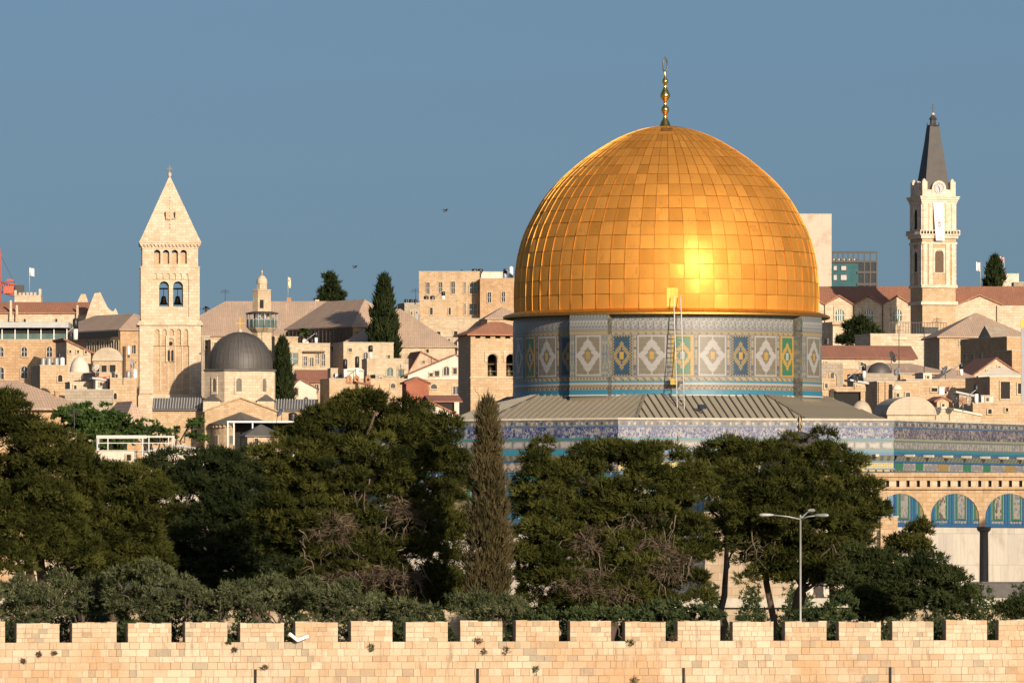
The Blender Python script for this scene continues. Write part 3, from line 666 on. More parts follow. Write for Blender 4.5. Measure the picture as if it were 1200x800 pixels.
for px, py, wpx, hpx, lab in ((593, 762, 14, 11, 'dry brown caper bush growing in the rampart under a merlon gap'), (435, 758, 7, 13, 'dark narrow weed growing in a rampart crack above the low left slit'),
        (628, 785, 7, 17, 'tall dark weed hanging on the lower rampart right of the slit'), (739, 752, 13, 10, 'green caper bush sprouting at the rampart gap near the middle'), (744, 796, 12, 11, 'olive weed at the very bottom of the rampart'),
        (567, 763, 8, 9, 'small dry weed beside the brown caper bush'), (268, 752, 8, 7, 'green tuft in the merlon gap left of the white twin floodlight'), (275, 761, 8, 6, 'brown tuft on the rampart below the green tuft'),
        (28, 774, 7, 6, 'brown tuft low on the rampart at the far left'), (46, 766, 6, 6, 'first round brown tuft right of the far left one'), (64, 765, 6, 6, 'second round brown tuft on the left part of the rampart'), (310, 782, 10, 7, 'rusty brown tuft above the slit on the left'),
        (560, 750, 16, 7, 'dry grass along the merlon foot above the brown caper bush'), (789, 748, 12, 8, 'dead stalks standing in a merlon gap right of the middle')):
    x, y, z = wall_pt(px, py); s = y/F; b = MB(); dry = 'dry' in lab or 'brown' in lab or 'dead' in lab
    blades(b, rnd, (0, -.12, 0), (wpx*s*.42, .10, hpx*s*.36), 60, .15, .026, 'dry_twigs' if dry else 'shrub_leaves', tlo=.1 if dry else .2, thi=.9)
    b.tube([(0, .05, 0), (0, -.08, 0)], .02, 'bark', 4)
    tag(b.build('wall_weed', None, (x, y, z)), lab, 'weed')
x, y, z = wall_pt(347, 746); s = y/F
fl = thing('twin_floodlight', 'white twin floodlight on a bracket at a merlon gap on the left', 'floodlight', (x, y, z-.2), WR)
b = MB(); b.tube([(0, .15, 0), (0, -.35, .06)], .03, 'steel', 6); b.build('bracket', fl)
for sx, ang, ln in ((-1, 38, .62), (1, -22, .62)):
    b = MB(); b.box(-.02, ln, -.12, .12, -.07, .09, 'white_paint'); b.box(ln*.9, ln*1.02, -.1, .1, -.06, .08, 'grey_sheet')
    M4 = Matrix.Translation((0, -.38, .03)) @ (Matrix.Rotation(R(ang), 4, 'Y') if sx < 0 else Matrix.Rotation(R(ang), 4, 'Y'))
    if sx < 0: M4 = Matrix.Translation((0, -.38, .03)) @ Matrix.Rotation(R(180+ang), 4, 'Y')
    b.xf(M4); b.build('lamp_head', fl)
# ------------------------------------------------------------------ street lamp behind the wall
ly = 446.0; lx = X(938, ly); lamp = thing('street_lamp', 'tall grey street lamp with three heads rising behind the rampart', 'street lamp', (lx, ly, T(ly)))
h = Z(605, ly)-T(ly); b = MB(); b.lathe([(.14, 0), (.13, .6), (.08, .7), (.055, h), (.07, h+.02), (.0, h+.12)], mat='galvanised', n=10); b.build('pole', lamp)
sc = ly/F
for ex, ey, ez in ((-35*sc, -.2, 1.5*sc), (20*sc, -.4, 1*sc), (12*sc, 1.2, 7*sc)):
    d = Vector((ex, ey, 0)).normalized(); b = MB(); b.tube([(0, 0, h-.15), (ex*.45, ey*.45, h-.02+ez*.4), (ex, ey, h+.02+ez)], [.05, .04, .035], 'galvanised', 6); a = b.build('arm', lamp)
    b = MB(); p = Vector((ex, ey, h+.02+ez)); pr = [(-.2, .03), (-.1, .07), (.15, .10), (.45, .11), (.6, .08), (.66, .02)]
    b.tube([tuple(p+d*t) for t, q in pr], [q for t, q in pr], 'galvanised', 10); b.build('lamp_head', a)
# ------------------------------------------------------------------ the old city
class House:
    """Masonry block whose lit front starts at photo column px0 and ends at px1; origin at its front left foot."""
    def __init__(s, name, label, cat, px0, px1, pt, Y, dep, wall, roof=('flat',), rz=0, group=None, over=.35):
        if rz == 0 and name in ('stone_house', 'rooftop_cabin') and roof[0] != 'vault': rz = 5+(int(px0*7)+int(pt*3)) % 11
        if name == 'stone_house' and wall in ('cream', 'honey') and int(px0*3+pt) % 4 == 0: wall = 'rose_stone'
        s.px0, s.px1, s.Y = px0, px1, Y; s.th = R(rz); s.w = (px1-px0)*Y/F/math.cos(s.th); s.dep = dep; s.wall = wall
        s.zb = T(Y)-1.2; s.root = thing(name, label, cat, (X(px0, Y), Y, s.zb), s.th, group); s.top = s.z(pt)
        b = MB(); w, H = s.w, s.top; k = roof[0]; r = MB(); o = over
        if k == 'flat':
            m = roof[1] if len(roof) > 1 else 'flat_roof'
            b.box(0, w, 0, .35, 0, H, wall); b.box(0, w, dep-.35, dep, 0, H, wall); b.box(0, .35, .35, dep-.35, 0, H, wall); b.box(w-.35, w, .35, dep-.35, 0, H, wall)
            b.box(-.06, w+.06, -.06, .42, H+.003, H+.10, 'coping'); b.box(-.06, .42, .42, dep, H+.003, H+.10, 'coping'); b.box(w-.42, w+.06, .42, dep, H+.003, H+.10, 'coping')
            r.box(.355, w-.355, .355, dep-.355, H-.8, H-.55, m)
        elif k == 'gable':              # ridge runs away from the camera, apex column given
            m, pr = roof[1], roof[2]; ap = s.x(roof[3]) if len(roof) > 3 else w/2; hr = s.z(roof[4]) if len(roof) > 4 else H; Hz = s.z(pr)
            b.prism([(0, 0), (w, 0), (w, hr), (ap, Hz), (0, H)], 0, dep, wall)
            th = .2; e = .12
            for (xa, za, xb, zb_) in ((0, H, ap, Hz), (ap, Hz, w, hr)):
                L = math.hypot(xb-xa, zb_-za) or 1; ux, uz = (xb-xa)/L, (zb_-za)/L
                if xa == 0: xa2, za2 = xa-ux*o, za-uz*o; xb2, zb2 = xb, zb_
                else: xa2, za2 = xa, za; xb2, zb2 = xb+ux*o, zb_+uz*o
                r.prism([(xa2, za2+.01), (xb2, zb2+.01), (xb2, zb2+th+.01), (xa2, za2+th+.01)], -.15, dep+.15, m)
        elif k in ('hip', 'ridge'):
            m, pr = roof[1], roof[2]; Hz = s.z(pr); b.box(0, w, 0, dep, 0, H, wall)
            x0, x1, y0, y1 = -o, w+o, -o, dep+o; W_, D_ = x1-x0, y1-y0; Hr = s.z_at(pr, D_/2) if W_ >= D_ else Hz
            rise = Hr-H
            if k == 'ridge': A, B_ = (x0, (y0+y1)/2, Hr), (x1, (y0+y1)/2, Hr)
            elif W_ >= D_: A, B_ = (x0+D_/2, (y0+y1)/2, Hr), (x1-D_/2, (y0+y1)/2, Hr)
            else: A, B_ = ((x0+x1)/2, y0+W_/2, Hr), ((x0+x1)/2, y1-W_/2, Hr)
            c = [(x0, y0, H+.05), (x1, y0, H+.05), (x1, y1, H+.05), (x0, y1, H+.05)]
            if k == 'ridge':
                r.face([c[0], c[1], B_, A], m); r.face([c[2], c[3], A, B_], m); b.face([(0, 0, H), (0, dep/2, Hr-.1), (0, dep, H)][::-1], wall); b.face([(w, 0, H), (w, dep, H), (w, dep/2, Hr-.1)], wall)
                r.face([c[3], c[0], A], wall); r.face([c[1], c[2], B_], wall)
            elif W_ >= D_: r.face([c[0], c[1], B_, A], m); r.face([c[1], c[2], B_], m); r.face([c[2], c[3], A, B_], m); r.face([c[3], c[0], A], m)
            else: r.face([c[0], c[1], A], m); r.face([c[1], c[2], B_, A], m); r.face([c[2], c[3], B_], m); r.face([c[3], c[0], A, B_], m)
            r.box(x0, x1, y0, y1, H-.12, H+.045, m)
        elif k == 'shed':               # slopes sideways: left top pt, right top given
            m, pr = roof[1], roof[2]; hr = s.z(pr); b.prism([(0, 0), (w, 0), (w, hr), (0, H)], 0, dep, wall)
            r.prism([(-o, H+.01-(hr-H)/w*o), (w+o, hr+.01+(hr-H)/w*o), (w+o, hr+.2+(hr-H)/w*o), (-o, H+.2-(hr-H)/w*o)], -.2, dep+.1, m)
        elif k == 'dome':
            b.box(0, w, 0, dep, 0, H, wall); hd = s.z(roof[2])-H; rr = roof[3]*Y/F if len(roof) > 3 else w/2*.95; c = s.x(roof[4]) if len(roof) > 4 else w/2
            r.lathe([(rr*math.cos(R(a)), H+.01+hd*math.sin(R(a))) for a in range(0, 91, 9)], c, min(rr+.1, dep/2+rr), 28, roof[1])
        elif k == 'vault':
            b.box(0, w, 0, dep, 0, H, wall); hd = s.z(roof[2])-H
            r.prism([(w/2-w*.53*math.cos(R(a)), H+.01+hd*math.sin(R(a))) for a in range(180, -1, -12)], -.2, dep, roof[1])
        s.b = b.build('wall', s.root); s.r = r.build('roof', s.root)
    def x(s, px): return (px-s.px0)/(s.px1-s.px0)*s.w
    def z(s, py): return Z(py, s.Y)-s.zb
    def z_at(s, py, d): return Z(py, s.Y+d)-s.zb
    def win(s, *ws, mat='dark_glass', frame='cream', name='window'):
        for px, py, wp, hp, *k in ws:
            k = k[0] if k else 'r'; hw, hh = wp*s.Y/F/2/math.cos(s.th), hp*s.Y/F/2; cz = s.z(py); t = .13
            x = s.x(px); y = 0
            def outl(g):
                if k == 'a':
                    r_ = hw+g; sp = cz+hh-hw
                    return [(-r_, cz-hh-g), (r_, cz-hh-g), (r_, sp)]+[(r_*math.cos(R(a)), sp+r_*math.sin(R(a))) for a in range(20, 180, 20)]+[(-r_, sp)]
                return [(-hw-g, cz-hh-g), (hw+g, cz-hh-g), (hw+g, cz+hh+g), (-hw-g, cz+hh+g)]
            fb = MB(); oi, oo = outl(0), outl(t); n = len(oi)
            for i in range(n):
                j = (i+1) % n
                fb.face([(oo[i][0], -.14, oo[i][1]), (oo[j][0], -.14, oo[j][1]), (oi[j][0], -.14, oi[j][1]), (oi[i][0], -.14, oi[i][1])], frame)
                fb.face([(oi[i][0], -.14, oi[i][1]), (oi[j][0], -.14, oi[j][1]), (oi[j][0], -.015, oi[j][1]), (oi[i][0], -.015, oi[i][1])], frame)
                fb.face([(oo[j][0], -.14, oo[j][1]), (oo[i][0], -.14, oo[i][1]), (oo[i][0], 0, oo[i][1]), (oo[j][0], 0, oo[j][1])], frame)
            o = fb.build(name, s.b, (x, y, 0))
            pb = MB(); pb.face([(a, -.02, c) for a, c in oi], mat)
            if hp > 8 and mat != 'shade_void':
                pb.box(-.035, .035, -.06, -.022, cz-hh, cz+hh*.9, 'grey_sheet')
                if hp > 10: pb.box(-hw, hw, -.06, -.024, cz-.03, cz+.03, 'grey_sheet')
            pb.build('pane', o)
        return s
    def lwin(s, *ws, mat='dark_glass'):     # on the left flank
        for px, py, wp, hp in ws:
            y = (s.px0-px)*s.Y/F/max(.05, math.sin(s.th)); Yd = s.Y+y*math.cos(s.th); hw = wp*Yd/F/2/max(.05, math.sin(s.th)); cz = Z(py, Yd)-s.zb; hh = hp*Yd/F/2
            b = MB(); b.box(-.10, 0, y-hw-.1, y+hw+.1, cz-hh-.12, cz-hh, 'cream'); b.box(-.10, 0, y-hw-.1, y+hw+.1, cz+hh, cz+hh+.12, 'cream'); b.box(-.1, 0, y-hw-.1, y-hw, cz-hh, cz+hh, 'cream'); b.box(-.1, 0, y+hw, y+hw+.1, cz-hh, cz+hh, 'cream')
            o = b.build('window', s.b); MB().box(-.03, -.01, y-hw, y+hw, cz-hh, cz+hh, mat).build('pane', o)
        return s
    def part(s, name, bx, mat, parent=None, label=None):
        b = MB()
        for q in bx: b.box(*q, mat)
        return b.build(name, parent or s.root, label=label)
H = House
# ---- left
h = H('stone_building', 'orange stone building with arched windows under a glazed grey veranda, at far left', 'building', -30, 78, 398.5, 880, 12, 'orange')
h.win((1, 412, 6, 11, 'a'), (28.5, 412, 6, 11, 'a'), (58, 412, 6, 12, 'a'), (28.5, 436, 7, 14, 'a'), (1, 437, 7, 14, 'a'))
b = MB(); zb_, zt_ = h.top+.1, h.z(384); b.box(.1, h.w-.2, .3, 10, zb_, zt_, 'shade_void'); b.box(0, h.w-.1, .06, .12, zb_, zb_+.62, 'glass_green'); ver = b.build('veranda', h.root)
for i in range(8): MB().box(h.x(-28+15.2*i)-.05, h.x(-28+15.2*i)+.05, .0, .12, zb_+.003, zt_, 'white_paint').build('post', ver)
h.part('veranda_roof', [(-.3, h.w+.25, -.7, 10.5, zt_, h.z(377.5))], 'grey_sheet', ver)
h = H('long_hall', 'brown hipped hall with a shaded flank of tall windows, left of the tower', 'hall', 141, 205, 386, 1118, 21, 'orange', ('hip', 'brown_tiles', 365.5), 30)
h.lwin(*[(100+6.3*i, 406, 2.6, 13) for i in range(7)]); h.win((156, 409, 4, 10)); h.part('eave_shade', [(-.45, -.36, -.3, 21.3, h.top-1.0, h.top-.13)], 'iron')  # dark strip below the eave paints in its shadow
h = H('stone_house', 'small house with a falling orange roof edge and three square holes, under the veranda corner', 'house', 78, 106, 400, 868, 7, 'cream', ('shed', 'rust_tiles', 413))
h.win((82, 412, 2.2, 3), (91, 412, 2.2, 3), (100, 412.5, 2.2, 3), mat='shade_void')
H('domed_house', 'house with a round whitewashed dome below the three square holes', 'house', 79, 107, 436, 845, 4.5, 'cream', ('dome', 'lime_render', 417.5, 11.5, 92.5)).win((96, 447, 3, 5))
h = H('vaulted_house', 'house with a broad pale vaulted roof above dark openings, left of the tower', 'house', 109, 143, 423, 852, 7, 'honey', ('vault', 'old_plaster', 407))
h.win((114, 432, 5, 7), (122, 432, 6, 8), (132, 432, 7, 9), mat='shade_void')
H('stone_house', 'low flat stone house carrying a row of water tanks, left of the white dome', 'house', 47, 79, 428.5, 856, 6, 'honey').win((70, 443, 5, 8, 'a'), mat='shade_void')
H('stone_house', 'stone block with one dark arched window next to the tower foot', 'house', 129, 160, 443.5, 828, 7, 'honey').win((135, 464, 3.6, 7, 'a'), mat='shade_void')
H('stone_house', 'shed roofed stone hut with a shaded flank in front of the pale vault', 'house', 112, 131, 437, 838, 5, 'honey', ('flat',), 18)
H('garden_wall', 'rough stone wall between the brown hipped roof and the tower foot', 'wall', 76, 132, 457, 815, .8, 'grey_stone')
H('stone_house', 'small pale cube above the rough stone wall', 'house', 82, 108, 448, 832, 5, 'cream').win((88, 454, 3, 5))
h = H('stone_house', 'stone house with a wide brown hipped roof and a chimney at the left edge', 'house', -45, 92, 478.5, 760, 10, 'orange', ('hip', 'brown_tiles', 446), over=.8)
h.win((43, 491, 4.5, 9, 'a'), (5, 491, 4.5, 9, 'a')); b = MB(); cxx = h.x(69); b.box(cxx-.17, cxx+.17, 1.6, 2.1, h.z(474), h.z(458), 'orange'); b.box(cxx-.23, cxx+.23, 1.54, 2.16, h.z(458), h.z(456.6), 'orange'); b.build('chimney', h.r)
H('stone_house', 'small house under a brown pyramid roof with a shaded flank beside the tower foot', 'house', 149, 168, 496, 800, 6.5, 'orange', ('hip', 'brown_tiles', 469.5), 22, over=.5)
H('low_building', 'low pale block carrying the white pipe frame, among the trees', 'building', 110, 157, 528.5, 690, 6, 'lime_render').win((151, 536, 5, 7), mat='shade_void')
H('low_building', 'low grey rendered shed with a shallow roof right of the white pipe frame', 'building', 169, 240, 531, 694, 6, 'lime_render', ('gable', 'grey_sheet', 523.5, 212, 529))
h = H('gate_pier', 'pale stone pier between the trees under the broad green tree', 'pier', 76, 89, 507, 684, 1, 'cream', ('dome', 'lime_render', 503.6, 4))
pg = thing('pipe_frame', 'white pipe frame pergola on the low pale block', 'frame', (X(114, 691.5), 691.5, Z(528.5, 691)-.5))
zq = lambda py: Z(py, 691.5)-(Z(528.5, 691)-.5); fx = lambda px: (px-114)*691.5/F
b = MB(); b.box(fx(113), fx(172), -.05, .05, zq(513.6), zq(509.8), 'dull_white'); b.box(fx(172), fx(203), -.04, .04, zq(512), zq(510.4), 'dull_white'); b.box(fx(114), fx(203), -.03, .03, zq(519.4), zq(518.4), 'dull_white'); b.box(fx(114), fx(203), 2.4, 2.5, zq(512), zq(510.4), 'dull_white'); b.build('rail', pg)
for px in (114, 126.5, 167, 174.5, 197.5, 202.5): MB().box(fx(px)-.05, fx(px)+.05, -.045, .055, 0, zq(510), 'dull_white').build('post', pg)
for px in (114, 202.5): MB().box(fx(px)-.05, fx(px)+.05, 2.38, 2.48, 0, zq(510), 'dull_white').build('post', pg)
# red-roofed church at far left
h = H('church', 'white church with a low red tiled roof and pinnacles at the far left skyline', 'church', -40, 104, 366.5, 1165, 9, 'tower_stone', ('ridge', 'red_tiles', 354))
h.win((29, 376, 2.5, 5, 'a'), (66, 376, 2.5, 5, 'a'))
for px, p0, p1 in ((13, 366, 352), (20, 366, 357.5), (91, 369, 357.5)):
    b = MB(); s = 1165/F; b.lathe([(1.7*s*1.4, h.z(p0+11)), (1.7*s*1.2, h.z(p0)), (.2, h.z(p1))], h.x(px), -.4, 4, 'tower_stone', smooth=False, rot=45); b.build('pinnacle', h.root)
def poly_front(name, label, cat, pts, Y, dep, mat, zb=None):
    z0 = T(Y)-1 if zb is None else zb; x0 = X(pts[0][0], Y); o = thing(name, label, cat, (x0, Y, z0)); b = MB()
    P = [(X(a, Y)-x0, Z(c, Y)-z0) for a, c in pts]; P = [(P[0][0], 0)]+P+[(P[-1][0], 0)]
    A = sum(P[i][0]*P[(i+1) % len(P)][1]-P[(i+1) % len(P)][0]*P[i][1] for i in range(len(P)))
    b.prism(P if A > 0 else P[::-1], 0, dep, mat); b.build('wall', o); return o
poly_front('church_gable', 'tall curved white gable with a flat top beside the red church roof', 'gable', [(99, 378), (102.5, 366), (107, 353), (111, 343.5), (117.5, 342.5), (121, 350), (126, 360), (131, 364.5), (133.5, 364.5), (135, 361), (137, 364.5), (139, 370)], 1160, 1.2, 'tower_stone')
poly_front('bell_cote', 'small truncated white bell cote behind the curved gable', 'bell cote', [(90.5, 354.5), (95, 344.5), (100, 344.5), (103.5, 354.5)], 1176, 1.0, 'tower_stone')
h = H('crenellated_tower', 'small white crenellated tower top beside the red crane', 'tower', 17, 48, 346.5, 1178, 4, 'tower_stone', ('flat',), 0)
for i in range(1, 6): MB().box(h.w*i/7+.08, h.w*(i+.62)/7+.08, 0, .35, h.top+.1, h.z(342.6), 'tower_stone').build('merlon', h.root)
for a_, p_ in ((h.w-.32, 338.5), (-.05, 340)): MB().box(a_, a_+.37, -.05, .35, h.top+.1, h.z(p_), 'tower_stone').build('corner_merlon', h.root)
def flag(px, p0, p1, Y, side, wpx, hpx, mat, label, zf_=None):
    z0 = Z(p0, Y); o = thing('flag', label, 'flag', (X(px, Y), Y, z0)); s = Y/F; hgt = Z(p1, Y)-z0
    MB().tube([(0, 0, 0), (0, 0, hgt)], .045, 'grey_sheet', 6).build('pole', o); b = MB(); n = 6
    for i in range(n):
        for j in range(4):
            def q(i, j): return (side*wpx*s*i/n, .12*math.sin(i*1.6+j*.4), hgt-.1-hpx*s*j/4-.25*wpx*s*(i/n)**2)
            b.face([q(i, j+1), q(i+1, j+1), q(i+1, j), q(i, j)], mat if isinstance(mat, str) else mat[(i+j) % len(mat)])
    b.build('cloth', o)
flag(34.5, 346, 313, 1179.5, 1, 6, 9, 'white_cloth', 'white flag over the small crenellated tower')
cr = thing('crane', 'red lattice crane with a slanting boom at the left edge', 'crane', (X(-1, 1200), 1200, T(1200)))
zc = lambda py: Z(py, 1200)-T(1200); cxp = lambda px: X(px, 1200)-X(-1, 1200)
b = MB()
for dx_ in (-.25, .25):
    for dy_ in (-.25, .25): b.tube([(dx_, dy_, 0), (dx_, dy_, zc(300)), (dx_*.3, dy_*.3, zc(291))], .09, 'crane_red', 4)
for i in range(24):
    z0, z1 = zc(378)+i*.42, zc(378)+(i+1)*.42
    b.tube([(-.25, -.25, z0), (.25, -.25, z1)], .05, 'crane_red', 4)
b.build('mast', cr)
b = MB()
for p0, p1 in (((2, 331), (19, 333.5)), ((2, 342), (17, 347))): b.tube([(cxp(p0[0]), 0, zc(p0[1])), (cxp(p1[0]), 0, zc(p1[1]))], .14, 'crane_red', 4)
for i in range(5): b.tube([(cxp(3+3*i), 0, zc(331.5)), (cxp(4.5+3*i), 0, zc(344))], .10, 'crane_red', 4); b.tube([(cxp(4.5+3*i), .3, zc(344)), (cxp(6+3*i), .3, zc(332))], .10, 'crane_red', 4)
b.box(cxp(4), cxp(16), -.4, .4, zc(344), zc(335), 'crane_red'); b.box(cxp(8), cxp(16), -.2, .2, zc(329.5), zc(327), 'crane_red'); b.box(cxp(18), cxp(28), -.5, .5, zc(343), zc(334), 'iron')
b.build('boom', cr); MB().tube([(cxp(1), 0, zc(300)), (cxp(18), 0, zc(333))], .03, 'iron', 4).build('cable', cr)
# ---- tall square bell tower
TWY = 1046.0; s = TWY/F
tw = thing('bell_tower', 'tall pale square bell tower with a stone pyramid spire', 'bell tower', (X(199.5, TWY), TWY, T(TWY)-1), R(3.5))
tz = lambda py: Z(py, TWY)-T(TWY)+1
def tbox(b, hw, p0, p1, mat='tower_stone', skip=''): hw *= s; b.box(-hw, hw, 0+(.0), 2*hw, tz(p0), tz(p1), mat, skip)
D = 72*s
def stage(b, hwpx, p0, p1, ops, th=.55, off=0.0):
    """four arcaded walls round a hollow stage, centred on the shaft"""
    hw = hwpx*s; y0 = D/2-hw
    n0 = len(b.v); O = [(c*s, wd*s, tz(zb), tz(zt)) for c, wd, zb, zt in ops]
    b.arch_wall(-hw, hw, tz(p0), tz(p1), O, y0, y0+th, 'tower_stone')
    b.arch_wall(-hw, hw, tz(p0), tz(p1), O, D-y0-th, D-y0, 'tower_stone')
    for sg in (-1, 1):
        q = MB(); q.arch_wall(-hw+th, hw-th, tz(p0), tz(p1), O, -th/2, th/2, 'tower_stone')
        M4 = Matrix.Translation((sg*(hw-th/2), D/2, 0)) @ Matrix.Rotation(R(90), 4, 'Z'); q.xf(M4)
        for fc, m in zip(q.f, q.m): b.face([q.v[i] for i in fc], m)
def slabp(b, hwpx, p0, p1, mat='tower_stone'): hw = hwpx*s; b.box(-hw, hw, D/2-hw, D/2+hw, tz(p0), tz(p1), mat)
def blind(b, hwpx, x0, x1, p0, p1, ops, dp=.16):
    y = D/2-hwpx*s; b.arch_wall(x0*s, x1*s, tz(p0), tz(p1), [(c*s, wd*s, tz(zb), tz(zt)) for c, wd, zb, zt in ops], y-dp, y+.01, 'tower_stone')
b = MB(); b.box(-37.5*s, 37.5*s, D/2-37.5*s, D/2+37.5*s, 0, tz(464), 'tower_stone'); slabp(b, 36.6, 464, 462)
slabp(b, 34.2, 462, 381, 'honey')                                             # long shaft, recessed field framed by strips
y = D/2-34.2*s
for xa, xb in ((-36, -20), (22, 36)): b.box(xa*s, xb*s, y-.22, y+.01, tz(461.5), tz(381), 'tower_stone')
b.box(-36*s, -34*s, y, D/2+36*s, tz(461.5), tz(381), 'tower_stone'); b.box(34*s, 36*s, y, D/2+36*s, tz(461.5), tz(381), 'tower_stone')
blind(b, 34.2, -20, 22, 405, 381, [(-15.5+8.4*i, 5.6, 404.99, 385.5) for i in range(5)], .22)
for i in range(4): b.box((-11.9+8.4*i)*s, (-10.7+8.4*i)*s, y-.12, y+.01, tz(458), tz(405), 'tower_stone')
for p0, p1, hw in ((381, 378.5, 38.5), (378.5, 377, 37.4), (377, 375.5, 36)): slabp(b, hw, p0, p1)
b.build('shaft', tw)
b = MB(); yy = y-.14
b.arch_wall(-5.2*s, 6.2*s, tz(424), tz(393.5), [(.5*s, 9*s, tz(424)+.001, tz(396))], yy-.1, yy+.15, 'tower_stone')
b.build('window_frame', tw); b = MB(); b.box(-4*s, 5*s, yy+.03, yy+.12, tz(424), tz(397), 'honey')
for c in (-1.6, 2.6): b.prism([((c-1.3)*s, tz(423)), ((c+1.3)*s, tz(423)), ((c+1.3)*s, tz(411)), (c*s, tz(409.5)), ((c-1.3)*s, tz(411))], yy-.02, yy+.03, 'shade_void')
b.lathe([(0.001, 0), (.26, 0), (.27, .02)], mat='shade_void', n=12); q0 = len(b.v)-39
b.xf(Matrix.Translation((.5*s, yy, tz(402.5))) @ Matrix.Rotation(R(90), 4, 'X'), q0); b.build('window', tw)
b = MB(); stage(b, 33, 372, 323, [(-7.2, 11.6, 359, 329.5), (9.2, 11.6, 359, 329.5)], .7)
slabp(b, 33.8, 375.5, 372); slabp(b, 33.2, 323, 318.5)
y = D/2-33*s
for xa, xb in ((-34.5, -20.5), (22, 34.5)): b.box(xa*s, xb*s, y-.17, y+.01, tz(374), tz(313.5), 'tower_stone')
b.box(-34.5*s, -32.9*s, y, D/2+34.5*s, tz(374), tz(313.5), 'tower_stone'); b.box(32.9*s, 34.5*s, y, D/2+34.5*s, tz(374), tz(313.5), 'tower_stone')
blind(b, 33, -20.5, 22, 327, 313.5, [(-17.5+7.3*i, 4.2, 326.99, 320.3) for i in range(6)], .17)
slabp(b, 35, 313.5, 312.3); b.build('belfry', tw)
for c in (-7.2, 9.2):
    b = MB(); b.lathe([(.02, 1.15), (.25, 1.1), (.32, .8), (.40, .35), (.58, .05), (.60, 0)][::-1], mat='bronze', n=16); b.tube([(0, 0, 1.1), (0, 0, 2.2)], .04, 'iron', 5); b.box(-1.0, 1.0, -.08, .08, 2.0, 2.2, 'iron'); b.build('bell', tw, (c*s, D/2-.6, tz(356)))
b = MB(); stage(b, 32.6, 310.5, 291, [(-15.2+10.3*i, 7.6, 309, 292.6) for i in range(4)], .8); slabp(b, 33, 312.3, 310.5); slabp(b, 33.2, 291, 286.8); slabp(b, 28, 309, 296, 'honey')
b.build('top_stage', tw)
b = MB(); slabp(b, 35.6, 286.8, 284.8)
for i in range(17): b.box((-34.5+4.2*i)*s, (-32.4+4.2*i)*s, D/2-35.4*s, D/2-33.1*s, tz(288.8), tz(286.8), 'tower_stone')
slabp(b, 36.2, 284.8, 283)
b.build('cornice', tw)
b = MB(); q = [(36, 283), (33.5, 278), (1.2, 206.5)]
for (h0, p0), (h1, p1) in zip(q, q[1:]):
    for k in range(4):
        a = R(90*k); M4 = Matrix.Translation((0, D/2, 0)) @ Matrix.Rotation(a, 4, 'Z')
        b.face([tuple(M4 @ Vector(v)) for v in ((-h0*s, -h0*s, tz(p0)), (h0*s, -h0*s, tz(p0)), (h1*s, -h1*s, tz(p1)), (-h1*s, -h1*s, tz(p1)))], 'tower_stone')
for i in range(12):     # climbing blocks up the front slope
    f = .2+.06*i; p = 283-76*f; hh = 36*(1-f); b.box(-.5*s, 1.6*s, D/2-hh*s-.12, D/2-hh*s+.3, tz(p), tz(p)+.28, 'tower_stone')
f = .36; yq = D/2-36*(1-f)*s; zq_ = tz(283-77*f)
b.box(-5*s, -4*s, yq-.35, yq+.9, zq_, zq_+.9, 'honey'); b.box(6*s, 7*s, yq-.35, yq+.9, zq_, zq_+.9, 'honey'); b.box(-5*s, 7*s, yq-.40, yq+.6, zq_-.12, zq_, 'honey')
sp = b.build('spire', tw)
b = MB(); b.lathe([(1.0*s, tz(207)), (1.2*s, tz(205.5)), (2.3*s, tz(203.5)), (1.9*s, tz(201.5)), (.9*s, tz(200))], 0, D/2, 12, 'tower_stone'); b.build('finial', sp)
b = MB(); b.box(-.06, .06, D/2-.05, D/2+.05, tz(200.5), tz(192), 'bronze'); b.box(-.35, .35, D/2-.045, D/2+.045, tz(196.3), tz(195.1), 'bronze'); b.build('cross', sp)
# ---- church with the dark dome in front of it
CY = 1030.0; s = CY/F; cz = lambda py: Z(py, CY)-T(CY)+1
dc = thing('domed_church', 'pale church with a dark ribbed dome and gilded cross at the tower foot', 'church', (X(280, CY), CY, T(CY)-1))
yc = 42*s
b = MB(); b.lathe([(44.3*s, 0), (44.3*s, cz(434.5))], 0, yc, 8, 'tower_stone', smooth=False, rot=22.5); dr = b.build('drum', dc)
b = MB(); b.lathe([(44.4*s, cz(435)), (46*s, cz(434)), (46*s, cz(432.4)), (40*s, cz(431.6))], 0, yc, 8, 'dark_sheet', smooth=False, rot=22.5); b.build('cornice', dr)
for k in range(-1, 2):
    a = R(45*k); rr = 44.3*s*math.cos(R(22.5)); b = MB()
    b.arch_wall(-5.2*s, 5.2*s, cz(462), cz(441), [(0, 6.2*s, cz(458.5), cz(443))], -.12, .0, 'tower_stone'); M4 = Matrix.Translation((math.sin(a)*rr, yc-math.cos(a)*rr, 0)) @ Matrix.Rotation(a, 4, 'Z'); b.xf(M4); o = b.build('window', dr)
    b = MB(); b.prism([(-3.1*s, cz(458.5)), (3.1*s, cz(458.5)), (3.1*s, cz(446.5)), (1.6*s, cz(443.6)), (-1.6*s, cz(443.6)), (-3.1*s, cz(446.5))], -.03, -.01, 'shutter'); b.xf(M4); b.build('pane', o)
dp = [(38.2, 432), (38.4, 427), (37.7, 420), (36, 414), (33, 407.5), (28.5, 401), (22.5, 395), (15, 391), (7, 388.6), (3, 388)]
b = MB(); b.lathe([(p*s, cz(q)) for p, q in dp], 0, yc, 48, 'lead'); b.lathe([(2.6*s, cz(388.4)), (2.2*s, cz(385.5)), (.8*s, cz(383.6))], 0, yc, 12, 'coping')
